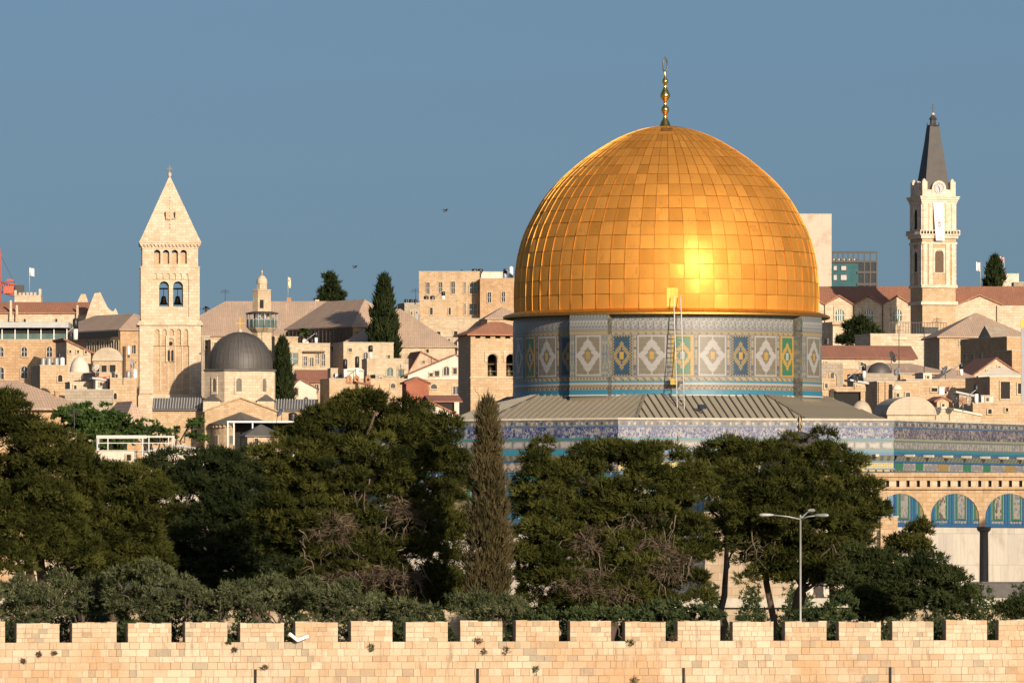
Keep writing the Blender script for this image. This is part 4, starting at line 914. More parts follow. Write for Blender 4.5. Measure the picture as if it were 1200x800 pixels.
for i in range(40):
    a = R(9*i); ca, sa = math.cos(a), math.sin(a)
    for (p0, q0), (p1, q1) in zip(dp, dp[1:]):
        e = .05; b.face([(sa*(p0*s+.07)-ca*e, yc-ca*(p0*s+.07)-sa*e, cz(q0)+.03), (sa*(p0*s+.07)+ca*e, yc-ca*(p0*s+.07)+sa*e, cz(q0)+.03), (sa*(p1*s+.07)+ca*e, yc-ca*(p1*s+.07)+sa*e, cz(q1)+.03), (sa*(p1*s+.07)-ca*e, yc-ca*(p1*s+.07)-sa*e, cz(q1)+.03)], 'dark_sheet')
dm = b.build('dome', dc)
b = MB(); zc_ = cz(377.3); b.box(-.07, .07, yc-.05, yc+.05, cz(384), cz(370), 'gilt'); b.box(-.5, .5, yc-.045, yc+.045, zc_-.07, zc_+.07, 'gilt'); b.prism([(-.28, zc_), (0, zc_-.28), (.28, zc_), (0, zc_+.28)], yc-.065, yc+.065, 'gilt')
for dx_, dz_ in ((.5, 0), (-.5, 0), (0, .55)): b.prism([(dx_-.13, zc_+dz_), (dx_, zc_+dz_-.13), (dx_+.13, zc_+dz_), (dx_, zc_+dz_+.13)], yc-.055, yc+.055, 'gilt')
b.build('cross', dm)
for sg in (-1, 1):      # corner turrets with little grey roofs
    b = MB(); c = sg*31.5*s; b.box(c-10*s, c+10*s, -1.2, yc, 0, cz(470), 'tower_stone'); o = b.build('corner_block', dc)
    b = MB(); b.face([(c-11.5*s, -1.35, cz(469.9)), (c+11.5*s, -1.35, cz(469.9)), (c, yc*.45, cz(461))], 'dark_sheet'); b.face([(c+11.5*s, -1.35, cz(469.9)), (c+11.5*s, yc, cz(469.9)), (c, yc*.45, cz(461))], 'dark_sheet'); b.face([(c-11.5*s, yc, cz(469.9)), (c-11.5*s, -1.35, cz(469.9)), (c, yc*.45, cz(461))], 'dark_sheet'); b.build('roof', o)
b = MB(); b.prism([(-39*s, 0), (45*s, 0), (45*s, cz(482)), (3*s, cz(467)), (-39*s, cz(482))], -3.2, 1, 'honey'); g = b.build('gable_front', dc)
b = MB()
for xa, za, xb, zb_ in ((-41, 483, 3, 467), (3, 467, 47, 483)): b.prism([(xa*s, cz(za)), (xb*s, cz(zb_)), (xb*s, cz(zb_)+.2), (xa*s, cz(za)+.2)], -3.45, 1, 'honey')
b.build('verge', g)
b = MB(); b.lathe([(34*s, 0), (34*s, cz(498.5))], 3*s, -3.2, 16, 'honey', a0=-90, a1=90, smooth=False); ap_ = b.build('apse', dc)
b = MB(); b.lathe([(37.5*s, cz(498.5)), (37.5*s, cz(497)), (.2*s, cz(483))], 3*s, -3.2, 16, 'dark_sheet', a0=-90, a1=90, smooth=False); b.build('roof', ap_)
for i in range(17):
    b = MB(); a = R(-80+10*i); b.box(-.14, .14, -.3, 0, cz(501.5), cz(498.8), 'honey'); b.xf(Matrix.Translation((3*s+math.sin(a)*34*s, -3.2-math.cos(a)*34*s, 0)) @ Matrix.Rotation(a, 4, 'Z'), len(b.v)-24); b.build('corbel', ap_)
for i in range(3):
    a = R(-52+36*i); b = MB(); b.box(-.35, .35, -.08, 0, cz(522), cz(510), 'cream'); b.box(-.24, .24, -.10, -.081, cz(521), cz(511), 'shutter'); b.xf(Matrix.Translation((3*s+math.sin(a)*34*s, -3.2-math.cos(a)*34*s, 0)) @ Matrix.Rotation(a, 4, 'Z')); b.build('window', ap_)
for x0, x1, p0, p1 in ((-102, -41, 465.5, 479.5), (41, 92, 467, 480)):
    b = MB(); b.box(x0*s, x1*s, 1.2, 6, 0, cz(p1), 'honey'); o = b.build('wing', dc); b = MB(); n = int((x1-x0)/3.2)
    b.face([(x0*s, .8, cz(p1)), (x1*s, .8, cz(p1)), (x1*s, 4.2, cz(p0)), (x0*s, 4.2, cz(p0))], 'dark_sheet'); b.box(x0*s, x1*s, .8, 1.2, cz(p1)-.15, cz(p1)-.003, 'dark_sheet')
    for i in range(n): xx = (x0+3.2*(i+.5))*s; b.face([(xx-.06, .8, cz(p1)+.1), (xx+.06, .8, cz(p1)+.1), (xx+.06, 4.2, cz(p0)+.1), (xx-.06, 4.2, cz(p0)+.1)], 'grey_sheet')
    b.face([(x0*s, .8, cz(p1)), (x0*s, 4.2, cz(p0)), (x0*s, 4.2, cz(p1))], 'honey'); b.face([(x1*s, .8, cz(p1)), (x1*s, 4.2, cz(p1)), (x1*s, 4.2, cz(p0))], 'honey'); b.build('roof', o)
cp = thing('canopy', 'flat white canopy on posts in front of the pale church apse', 'canopy', (X(266, 995), 995, T(995)))
b = MB(); k = 995/F; b.box(0, 80*k, 0, 4, Z(495, 995)-T(995), Z(493, 995)-T(995), 'white_paint'); b.build('roof', cp)
for px in (1, 8, 30, 78): MB().box(px*k-.08, px*k+.08, .1, .3, 0, Z(495.1, 995)-T(995), 'white_paint').build('post', cp)
b = MB(); b.box(8*k, 79*k, 3.6, 3.9, 0, Z(495.1, 995)-T(995), 'shade_void'); b.build('back_wall', cp)
H('stone_house', 'small stone hut with a grey pyramid roof in front of the apse', 'house', 290, 329, 510.5, 985, 4, 'honey', ('hip', 'dark_sheet', 497), 0).win((300, 517, 4, 7))
# ---- minaret
MY = 1080.0; s = MY/F; mn = thing('minaret', 'short stone minaret with a roofed balcony and white cap dome', 'minaret', (X(307, MY), MY, T(MY)-1)); mz = lambda py: Z(py, MY)-T(MY)+1
b = MB(); b.lathe([(14*s, 0), (14*s, mz(470)), (12.4*s, mz(462)), (12.2*s, mz(390)), (14*s, mz(388.5)), (17.5*s, mz(385.6)), (18.6*s, mz(384.2)), (10*s, mz(384))], mat='cream', n=8, smooth=False, rot=22.5); b.build('shaft', mn)
b = MB(); b.lathe([(18*s, mz(384)), (18*s, mz(374.5))], mat='glass_green', n=8, smooth=False, rot=22.5)
for i in range(16): a = R(22.5*i+11); b.tube([(math.sin(a)*17.9*s, -math.cos(a)*17.9*s, mz(384)), (math.sin(a)*17.9*s, -math.cos(a)*17.9*s, mz(368))], .06, 'grey_sheet', 4)
b.lathe([(18.2*s, mz(374.8)), (18.2*s, mz(374))], mat='grey_sheet', n=8, smooth=False, rot=22.5); b.build('balcony_rail', mn)
b = MB(); b.lathe([(9.6*s, mz(384)), (9.6*s, mz(368))], mat='honey', n=8, smooth=False, rot=22.5); b.build('balcony_core', mn)
b = MB(); b.lathe([(9*s, mz(368)), (19*s, mz(368)), (19.6*s, mz(366.8)), (9*s, mz(364.4))], mat='iron', n=16, smooth=False); b.build('canopy', mn)
b = MB(); b.lathe([(11.6*s, mz(365)), (11.2*s, mz(341.5)), (11.9*s, mz(340.5)), (11.4*s, mz(339.4)), (6.4*s, mz(338.8)), (6.2*s, mz(333)), (6.8*s, mz(332.3))], mat='cream', n=8, smooth=False, rot=22.5); up = b.build('turret', mn)
MB().box(-2.2*s, 2.2*s, -10.75*s, -10.5*s, mz(361.5), mz(351.5), 'shade_void').build('window', up)
b = MB(); b.lathe([(6.2*s, mz(332.4)), (6.4*s, mz(330)), (5.6*s, mz(327)), (3.6*s, mz(324)), (1.2*s, mz(322.4)), (.5*s, mz(321)), (.9*s, mz(319.6)), (.1, mz(316.5))], mat='tower_stone', n=20); b.build('cap_dome', mn)
for sg in (-1, 1, 0):
    b = MB(); b.lathe([(.1, 0), (.16, .2), (.32, .5)], mat='grey_sheet', n=10); b.xf(Matrix.Rotation(R(90), 4, 'X')); b.build('loudspeaker', mn, (sg*7*s, -12.5*s, mz(371)), R(-25*sg))
# ---- big brown roofs behind
h = H('long_hall', 'very long hall with a broad brown hipped roof behind the minaret', 'hall', 196, 464, 393, 1140, 16, 'honey', ('hip', 'brown_tiles', 353))
h.win((243, 405, 4, 7), (327, 403, 4, 6), (262, 405, 4, 7), (348, 404, 4, 6))
h = H('long_hall', 'hall with a steep brown roof and a shaded arched gallery, left of the big cypress', 'hall', 414, 474, 382, 1095, 19, 'honey', ('hip', 'brown_tiles', 349), 30)
h.lwin((404, 405, 5, 10), (391, 407, 5, 9), (378, 408, 5, 9), (365, 409, 5, 9), mat='shade_void'); h.win((419, 393, 4, 8), (426, 393, 4, 8))
b = MB(); b.box(-.5, -.05, .2, 18.6, h.top-2.4, h.top-.3, 'brown_wood'); b.box(-.75, -.04, 0, 19, h.top-2.65, h.top-2.4, 'cream')
for i in range(17): b.box(-.56, -.5, .3+i*1.08, .45+i*1.08, h.top-2.4, h.top-.3, 'iron')
b.build('gallery', h.root)
h = H('long_hall', 'plain brown hipped roof sloping down to the right of the big cypress', 'hall', 398, 533, 406, 1092, 15, 'cream', ('hip', 'brown_tiles', 362))
h.win((501, 411, 3, 4), mat='shade_void')
# ---- houses in the middle
h = H('stone_house', 'cream house with a wide arched glass window and a flat roof beside the small cypress', 'house', 331, 386.5, 402.5, 1070, 7, 'cream')
h.win((342.5, 420, 13, 13), mat='glass_green'); h.win((357.5, 423, 4, 11), (365, 424, 4, 10), (378.5, 421.5, 4, 14), (372, 420, 3, 12)); h.part('beam', [(h.x(355), h.x(380), -.5, -.01, h.z(413), h.z(411))], 'brown_wood')
H('stone_house', 'narrow stone house behind the cream house with the arched window', 'house', 322, 349, 395, 1088, 5, 'honey').win((336, 400, 3, 4))
h = H('stone_house', 'small house with a rust red double pitched roof under the cream house', 'house', 351, 387, 447.5, 1056, 5, 'honey', ('ridge', 'rust_tiles', 432.5), 8); h.win((371, 455, 4, 9, 'r'), (381, 455, 3, 8))
H('stone_house', 'white gabled house front right of the small cypress', 'house', 341, 372, 452, 1048, 5, 'lime_render', ('gable', 'rust_tiles', 445.5, 352, 456), 0, over=.2).win((347, 459, 4, 8))
h = H('stone_house', 'flat roofed cream block with a shaded flank left of the big cypress foot', 'house', 402.5, 461, 401.5, 1076, 6, 'cream', ('flat',), 15); h.win((410, 410, 4, 4), (428, 417, 5, 9, 'a'), (434, 408, 3, 6, 'a'), (455, 418, 3, 5))
h = H('stone_house', 'cream terrace house with a grey green arched window below the big cypress', 'house', 430, 478.5, 420.5, 1052, 8, 'cream', ('flat',), 6); h.win((457, 435.5, 7, 10, 'a'), (470, 437, 7, 8), mat='glass_green')
h = H('stone_house', 'long low honey stone terrace with two small arches behind the pine top', 'house', 386, 546, 444, 1030, 6, 'honey'); h.win((460, 451.5, 5.5, 5.5, 'a'), (508, 452, 7, 5.5, 'a'), mat='dark_glass'); h.win((419, 467, 7, 8), (534, 456.5, 7, 9), (440, 466, 5, 7), (492, 462, 4, 6))
H('stone_house', 'stone house with a brown gable roof right of the big cypress', 'house', 478.5, 515, 437, 1062, 7, 'cream', ('gable', 'rust_tiles', 413, 493, 424), 0).win((496, 424, 3, 3))
h = H('stone_house', 'white house under a long reddish roof slanting up to the right', 'house', 478, 540, 439.5, 1042, 7, 'lime_render', ('gable', 'rust_tiles', 416, 534, 420), 0, over=.5); h.win((523, 434.5, 6, 10, 'a'), (533, 434.5, 4, 7), (512, 437.5, 5, 6), (505, 439, 4, 4))
h = H('wooden_hut', 'narrow red boarded hut with a gabled roof above the pine', 'hut', 476, 502.5, 449, 900, 2.4, 'red_boards', ('gable', 'rust_tiles', 443.3), 12, over=.25)
H('stone_house', 'white gable end with a tiled verge sloping down beside the red hut', 'house', 503, 541, 471, 890, 5, 'lime_render', ('shed', 'red_tiles', 489), 0, over=.1)
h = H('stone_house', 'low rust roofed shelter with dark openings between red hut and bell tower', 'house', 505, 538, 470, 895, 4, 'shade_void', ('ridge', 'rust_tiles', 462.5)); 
b = MB(); b.box(h.x(531.5), h.x(537), -.5, -.1, 0, h.z(471), 'lime_render'); b.build('pillar', h.root)
# ---- belfry with red hipped roof next to the drum
BY = 905.0
h = H('bell_house', 'stone belfry with a red hipped roof and arched bell openings beside the drum', 'belfry', 551.5, 626, 399, BY, 6.0, 'honey', ('flat', 'shade_void'), 14)
s = BY/F; w_, z_ = h.w, h.z
bpy.data.objects.remove(h.b, do_unlink=True); bpy.data.objects.remove(h.r, do_unlink=True)
b = MB(); ops = [(h.x(c), 11.5*s, z_(440.5), z_(414.5)) for c in (577, 598.7)]; zt_ = z_(391.5)
b.box(0, w_, 0, 6, 0, z_(445), 'honey'); b.arch_wall(0, w_, z_(445), zt_-.45, ops, 0, .7, 'honey')
b.box(0, .7, .7, 6, z_(445), zt_-.45, 'honey'); b.box(w_-.7, w_, .7, 6, z_(445), zt_-.45, 'honey'); b.box(.7, w_-.7, 5.3, 6, z_(445), zt_-.45, 'honey'); b.box(.7, w_-.7, 2.6, 2.7, z_(445), zt_-.45, 'shade_void')
for i in range(7): b.box(w_*i/6.4, w_*i/6.4+.55, .0, .5, zt_-.448, zt_, 'honey')
b.box(.01, w_, .5, 5.9, zt_-.448, zt_-.02, 'shade_void'); b.box(0, .5, .5, 6, zt_-.447, zt_, 'honey')
b.box(-.1, w_+.1, -.12, .0, z_(443), z_(441.5), 'cream'); hb = b.build('wall', h.root)
for c, wd, zb_, zt2 in ops:
    b = MB(); b.arch_wall(c-9.3*s, c+9.3*s, z_(424), zt2+3.9*s, [(c, 13.5*s, z_(424)+.001, zt2+1.0*s)], -.12, .0, 'cream'); b.build('arch_moulding', hb)
    b = MB(); b.lathe([(.5, 0), (.46, .1), (.3, .6), (.24, .95), (.05, 1.05)], mat='bronze', n=14); b.tube([(0, 0, 1), (0, 0, 1.3)], .05, 'iron', 4); b.build('bell', h.root, (c, 1.2, z_(440)))
    b = MB(); b.box(c-5.7*s, c+5.7*s, .9, 1.1, z_(427), z_(425.5), 'brown_wood'); b.box(c-5.7*s, c+5.7*s, .35, .4, z_(435), z_(434.2), 'iron'); b.build('beam', h.root)
b = MB(); x0, x1, y0, y1 = -.5, w_+.5, -.5, 6.5; A, B_ = (3.0, 3, z_(376)), (w_-3.0, 3, z_(376)); c = [(x0, y0, zt_), (x1, y0, zt_), (x1, y1, zt_), (x0, y1, zt_)]
for q in ((c[0], c[1], B_, A), (c[1], c[2], B_), (c[2], c[3], A, B_), (c[3], c[0], A)): b.face(q, 'red_tiles')
b.box(x0, x1, y0, y1, zt_-.14, zt_-.003, 'red_tiles'); b.build('roof', h.root)
# ---- far block left of the dome
h = H('large_building', 'large flat roofed sandstone block with tall windows on the skyline left of the dome', 'building', 491, 562, 318.5, 1250, 12, 'honey'); h.win((501.5, 337.5, 3.6, 13), (516.5, 337, 3.6, 13), (531, 337, 4, 14), (544.8, 337, 1.8, 13), (545, 362, 1.8, 13)); h.win((555, 337, 9, 14, 'a'), (554.5, 362.5, 9, 13))
H('large_building', 'lower sandstone wing with two tall windows touching the dome outline', 'building', 562.5, 625, 326.5, 1247, 9, 'orange', ('flat',)).win((573.5, 348.5, 4, 12), (590, 348, 3.6, 12))
H('rooftop_cabin', 'pale rooftop parapet room above the sandstone wing', 'building', 564, 589, 318.7, 1256.5, 4, 'lime_render')
H('large_building', 'low sandstone annex with two small windows before the large skyline block', 'building', 491.5, 535, 351.5, 1245, 4.8, 'honey').win((505.5, 364.5, 3, 8), (527, 364.5, 2.4, 8))
H('stone_house', 'dull stone house with water tanks left of the skyline block', 'house', 474, 492, 355.5, 1238, 6, 'grey_stone').win((482, 367, 2, 4), (488, 367, 2, 4))
H('terrace_wall', 'pale retaining wall below the skyline block', 'wall', 496, 582, 373.5, 1200, 4, 'cream').win((514, 391, 4, 5), (534, 391, 4, 6), mat='shade_void')
H('stone_house', 'house with a grey brown roof slope between the skyline block and belfry', 'house', 571, 612, 373, 1190, 9, 'honey', ('hip', 'brown_tiles', 359))
# ---- right of the dome
H('tower_block', 'tall plain cream block on the skyline right of the dome', 'building', 905, 974.5, 251, 1450, 12, 'pink_render', ('flat',), 0)
gt = H('glass_building', 'teal glass office block with an open steel crown on the skyline', 'building', 972, 1028, 306.5, 1480, 10, 'teal_glass', ('flat', 'steel'))
b = MB(); s = 1480/F; zt_ = gt.z(295)
for px in (968, 975, 981, 987, 993, 999, 1005, 1012, 1019, 1026.5): b.box(gt.x(px), gt.x(px)+.25, -.3, -.05, 0 if px > 1005 or px < 970 else gt.z(306.5), zt_, 'iron')
for py in (295.6, 306.5, 319, 333): b.box(gt.x(1004 if py > 310 else 968), gt.x(1028), -.34, -.06, gt.z(py)-.2, gt.z(py)+.2, 'iron')
b.box(gt.x(1006), gt.x(1027), -.04, -.01, 0, gt.z(307), 'dark_glass'); b.build('steel_frame', gt.root); gt.win((979, 314, 4, 5), (989, 314, 6, 5), (979, 325, 4, 6), (989, 325, 7, 6), mat='grey_sheet', frame='iron')
gt.part('roof_room', [(gt.x(976), gt.x(1004), .6, 4, gt.top-.2, gt.z(303))], 'cream')
# long church with gables
KY = 1150.0; kz = lambda py: Z(py, KY)-T(KY)+1; kx = lambda px: X(px, KY)-X(940, KY)
kc = thing('church', 'long cream church with a red roof and small front gables right of the dome', 'church', (X(940, KY), KY, T(KY)-1)); s = KY/F
P = [(kx(940), 0), (kx(1215), 0), (kx(1215), kz(358)), (kx(1173), kz(358)), (kx(1148), kz(347.5)), (kx(1121), kz(358))]
pk = [1051.5, 1017.5, 983.5, 949.5]; 
P += [(kx(1069), kz(357.5))]
for c in pk: P += [(kx(c), kz(348)), (kx(c-17), kz(357.5))]
P[-1] = (kx(940), kz(353))
b = MB(); b.prism(P, 0, 1.0, 'tower_stone'); b.box(kx(940), kx(1215), 1, 14, 0, kz(358.5), 'tower_stone'); kw = b.build('wall', kc)
b = MB(); r0, r1, yr = kz(357.8), Z(335.5, KY+7)-T(KY)+1, 7.0
b.face([(kx(938), .2, r0), (kx(1216), .2, r0), (kx(1216), yr, r1), (kx(938), yr, r1)], 'red_tiles'); b.face([(kx(1216), 14, r0), (kx(938), 14, r0), (kx(938), yr, r1), (kx(1216), yr, r1)], 'red_tiles')
for c, hw, pp_ in [(q, 17.5, 347.4) for q in pk]+[(1148, 27, 346.8)]:       # little cross roofs
    yb = (kz(pp_)-r0)/(r1-r0)*(yr-.2)+.2
    for sg in (-1, 1): b.face([(kx(c+sg*hw), -.25, r0), (kx(c), -.25, kz(pp_)+.06), (kx(c), yb+.3, kz(pp_)+.06), (kx(c+sg*hw), .3, r0)][::sg], 'red_tiles'); b.face([(kx(c+sg*hw), -.26, r0-.02), (kx(c+sg*hw), -.26, r0+.18), (kx(c), -.26, kz(pp_)+.25), (kx(c), -.26, kz(pp_)+.05)], 'red_tiles')
b.build('roof', kc)
for c in (984, 1018, 1051.5):
    hw, zz0, zz1 = 5*s, kz(376), kz(362.5); b = MB(); b.arch_wall(kx(c)-7*s, kx(c)+7*s, zz0-.2, zz1+.4, [(kx(c), 2*hw, zz0, zz1)], -.16, 0, 'tower_stone'); o = b.build('window', kw)
    b = MB(); b.box(kx(c)-hw, kx(c)+hw, -.03, -.01, zz0, zz1, 'glass_green')
    for i in (-1, 0, 1): b.box(kx(c)+i*hw*.5-.05, kx(c)+i*hw*.5+.05, -.07, -.031, zz0, zz1, 'white_paint')
    b.box(kx(c)-hw, kx(c)+hw, -.07, -.032, (zz0+zz1)/2-.05, (zz0+zz1)/2+.05, 'white_paint'); b.build('pane', o)
b = MB()
for px in (966.5, 1000.5, 1034.5, 1168): b.tube([(kx(px), -.12, 0), (kx(px), -.12, kz(358))], .07, 'brown_wood', 5)
b.build('drainpipe', kc)
# clock tower
QY = 1130.0; s = QY/F; th = R(17); fwid = 39.5*s/math.cos(th)
ck = thing('clock_tower', 'cream baroque clock tower with a dark spire and a hanging white banner', 'clock tower', (X(1081, QY), QY, T(QY)-1), th); qz = lambda py: Z(py, QY)-T(QY)+1
def cb(b, o, p0, p1, mat='white_stone'): b.box(-o, fwid+o, -o, fwid+o, qz(p0), qz(p1), mat)
b = MB(); b.box(0, fwid, 0, fwid, 0, qz(357), 'honey'); cb(b, .28, 357, 353, 'white_stone'); cb(b, .0, 353, 337, 'honey'); cb(b, .22, 337, 333.5); b.build('base_stage', ck)
def order(b, p0, p1, mat):
    for k in range(4):
        M4 = Matrix.Translation((fwid/2, fwid/2, 0)) @ Matrix.Rotation(R(90*k), 4, 'Z') @ Matrix.Translation((-fwid/2, -fwid/2, 0))
        for a, c in ((.02, .13), (.19, .30), (.70, .81), (.87, .98)):
            n0 = len(b.v); b.box(a*fwid, c*fwid, -.14, 0, qz(p0), qz(p1), mat); b.xf(M4, n0)
b = MB(); cb(b, 0, 333.5, 286, 'honey'); order(b, 333.5, 286, 'white_stone'); cb(b, .18, 286, 283.5); cb(b, .04, 283.5, 279, 'honey'); lo = b.build('lower_stage', ck)
b = MB(); cb(b, 0, 271.5, 238.5); order(b, 271.5, 238.5, 'white_stone'); cb(b, .15, 238.5, 236); b.build('upper_stage', ck)
b = MB(); cb(b, .3, 279, 275.5); cb(b, .5, 275.5, 274)
for k in range(4):
    M4 = Matrix.Translation((fwid/2, fwid/2, 0)) @ Matrix.Rotation(R(90*k), 4, 'Z') @ Matrix.Translation((-fwid/2, -fwid/2, 0))
    for i in range(14): n0 = len(b.v); x = -.45+(fwid+.9)*i/13; b.box(x-.07, x+.07, -.48, -.36, qz(274), qz(270.4), 'white_stone'); b.xf(M4, n0)
    n0 = len(b.v); b.box(-.5, fwid+.35, -.5, -.35, qz(270.4), qz(269.4), 'white_stone'); b.xf(M4, n0)
b.build('balcony', ck)
b = MB(); cb(b, .25, 236, 233.5); cb(b, .4, 233.5, 231); cb(b, .5, 231, 229.8); cb(b, 0, 229.8, 222); 
for k in range(4):
    M4 = Matrix.Translation((fwid/2, fwid/2, 0)) @ Matrix.Rotation(R(90*k), 4, 'Z') @ Matrix.Translation((-fwid/2, -fwid/2, 0))
    n0 = len(b.v); b.box(0, .75, .003, .75, qz(222), qz(212.5), 'white_stone'); b.lathe([(.36, qz(212.5)), (.3, qz(211)), (.05, qz(209))], .38, .38, 8, 'white_stone'); b.xf(M4, n0)
    n0 = len(b.v); r_ = 8.6*s; b.prism([(fwid/2-r_*1.15, qz(229))]+[(fwid/2+r_*1.15, qz(229)), (fwid/2+r_, qz(220))]+[(fwid/2+r_*math.cos(R(a)), qz(220)+r_*math.sin(R(a))) for a in range(15, 180, 15)]+[(fwid/2-r_, qz(220))], -.06, .4, 'white_stone'); b.xf(M4, n0)
b.build('parapet', ck)
b = MB(); n0 = len(b.v); r_ = 5.6*s; b.lathe([(.001, .05), (r_*.97, .05), (r_, .10), (r_*1.16, .12), (r_*1.2, 0)], mat='grey_sheet', n=28, smooth=False); b.xf(Matrix.Translation((fwid/2, -.05, qz(220.3))) @ Matrix.Rotation(R(90), 4, 'X'), n0); face_ = b.build('clock_face', ck)
b = MB()
for i in range(12): a = R(30*i); c0, c1 = r_*.78, r_*.92; b.tube([(fwid/2+c0*math.sin(a), -.12, qz(220.3)+c0*math.cos(a)), (fwid/2+c1*math.sin(a), -.12, qz(220.3)+c1*math.cos(a))], .035, 'iron', 4)
for a, ln in ((R(-35), .5), (R(170), .72)): b.tube([(fwid/2, -.13, qz(220.3)), (fwid/2+r_*ln*math.sin(a), -.13, qz(220.3)+r_*ln*math.cos(a))], .045, 'iron', 4)
b.build('clock_hands', face_)
b = MB(); prof_ = [(2.15, 226), (1.95, 215), (1.5, 190), (1.05, 165), (.78, 147)]
b.lathe([(p*1.28, qz(q)) for p, q in prof_], fwid/2, fwid/2, 4, 'spire_slate', smooth=False, rot=45); sp = b.build('spire', ck)
b = MB(); b.lathe([(.7, qz(147.5)), (.95, qz(146.5)), (.95, qz(145.5)), (.5, qz(145)), (.45, qz(139)), (.65, qz(138.4)), (.2, qz(134)), (.14, qz(132))], fwid/2, fwid/2, 8, 'spire_slate', smooth=False)
for i in range(8): a = R(45*i); b.tube([(fwid/2+.9*math.sin(a), fwid/2-.9*math.cos(a), qz(146)), (fwid/2+.9*math.sin(a), fwid/2-.9*math.cos(a), qz(142.5))], .05, 'iron', 4)
b.build('lantern', sp)
b = MB(); b.lathe([(.02, qz(134.4)), (.22, qz(133.6)), (.28, qz(132.4)), (.2, qz(131.2)), (.02, qz(130.5))], fwid/2, fwid/2, 12, 'coping'); b.box(fwid/2-.06, fwid/2+.06, fwid/2-.05, fwid/2+.05, qz(131), qz(121), 'iron'); b.box(fwid/2-.38, fwid/2+.38, fwid/2-.045, fwid/2+.045, qz(125.8), qz(124.8), 'iron'); b.build('cross', sp)
b = MB(); r_ = 6*s; b.arch_wall(fwid*.32, fwid*.68, qz(320), qz(290.5), [(fwid/2, .26*fwid, qz(319), qz(292.5))], -.12, 0, 'white_stone'); o = b.build('window', lo)
MB().box(fwid*.36, fwid*.64, -.04, -.01, qz(319), qz(294), 'brown_wood').build('shutter', o)
for p0, p1 in ((318, 294), (268, 244)):      # blind windows in the shaded flank
    b = MB(); b.arch_wall(fwid*.32, fwid*.68, qz(p0+1), qz(p1-3), [(fwid/2, .26*fwid, qz(p0), qz(p1))], -.12, 0, 'white_stone'); b.box(fwid*.36, fwid*.64, -.04, -.01, qz(p0), qz(p1+1.5), 'shade_void'); b.xf(Matrix.Translation((fwid/2, fwid/2, 0)) @ Matrix.Rotation(R(-90), 4, 'Z') @ Matrix.Translation((-fwid/2, -fwid/2, 0))); b.build('flank_window', ck)
bn = thing('banner', 'white banner with a faded pink emblem hanging on the clock tower', 'banner', tuple(Matrix.Translation(ck.location) @ Matrix.Rotation(th, 4, 'Z') @ Vector((fwid*.30, -.35, qz(282)))), th)
b = MB(); n = 10; bw_, bh_ = fwid*.30, qz(237)-qz(282)
for i in range(n):
    z0, z1 = bh_*i/n, bh_*(i+1)/n; o0, o1 = fwid*.05*(1-i/n), fwid*.05*(1-(i+1)/n); y0, y1 = -.45*(1-i/n), -.45*(1-(i+1)/n)
    b.face([(o0, y0, z0), (o0+bw_*(.86+.14*i/n), y0, z0), (o1+bw_*(.86+.14*(i+1)/n), y1, z1), (o1, y1, z1)], 'white_cloth')
b.build('cloth', bn)
b = MB()
for (u, v, r0_) in ((.48, .42, .2),):
    for i in range(10):
        a = R(36*i); b.tube([(bw_*(u+.08*math.cos(a))+.1, -.45*(1-v)-.03, bh_*(v+.03*math.sin(a))), (bw_*(u+r0_*math.cos(a))+.1, -.45*(1-v)-.03, bh_*(v+.085*math.sin(a)))], .05, 'pink_ink', 4)
for k_ in range(5): b.box(bw_*(.25+.12*k_)+.12, bw_*(.32+.12*k_)+.12, -.45*(1-.1)-.05, -.45*(1-.1)-.03, bh_*.05, bh_*(.08+.02*(k_ % 2)), 'pink_ink')
b.build('emblem', bn)
h = H('stone_house', 'cream annex with a shaded flank left of the round tree', 'house', 976, 1003, 378, 1098, 7, 'tower_stone', ('flat',), 22); h.part('ledge', [(-.3, h.w+.2, -.5, -.07, h.top-.3, h.top+.1)], 'honey'); h.lwin((969, 400, 4, 5))
h = H('stone_house', 'cream flat house with a long dark window strip below the clock tower', 'house', 1020, 1119, 391.5, 1020, 7, 'tower_stone'); h.win((1106, 416, 14, 5)); h.win((1094, 413, 2, 2.4), mat='brown_wood')
b = MB()
for i in range(22): b.box(h.x(1043)+i*.36, h.x(1043)+i*.36+.05, .2, .25, h.top+.1, h.top+1.5, 'iron')
b.box(h.x(1043), h.x(1043)+7.7, .19, .26, h.top+1.5, h.top+1.57, 'iron'); b.build('railing', h.root)
H('rooftop_cabin', 'dark rooftop room with glass on the cream flat house by the clock tower', 'building', 1083, 1100, 383.5, 1024, 4, 'dark_glass', ('flat',))
H('stone_house', 'house with a plain terracotta red roof strip right of the drum', 'house', 950, 1073, 419, 930, 5, 'cream', ('ridge', 'rust_tiles', 404.5)).win((968, 426, 3, 4), (1010, 426, 3, 4))
H('stone_house', 'house with a dull brown roof below the red roof strip', 'house', 993, 1115, 437, 905, 8, 'cream', ('hip', 'brown_tiles', 425.5))
H('stone_house', 'house with a tall brown pyramid roof at the right, behind the shaded block', 'house', 1101, 1206, 394.5, 990, 11, 'honey', ('hip', 'brown_tiles', 366.5)).win((1126, 402, 3, 5))
h = H('stone_house', 'stone block showing a dark shaded flank with a small gable on top', 'house', 1180, 1216, 395, 952, 14, 'orange', ('flat',), 20); h.lwin((1138, 418, 3, 6), (1146, 418, 3, 6), (1154, 417, 3, 6))
b = MB(); n0 = len(b.v); b.prism([(-2.0, 0), (2.0, 0), (0, 1.5)], 0, 2.5, 'grey_stone'); b.xf(Matrix.Translation((.2, 7.2, h.top+.1)) @ Matrix.Rotation(R(-90), 4, 'Z')); b.build('dormer', h.root)
H('stone_house', 'small lit stone block at the right edge under the shaded one', 'house', 1186, 1215, 411, 935, 6, 'orange', ('flat',), 18)
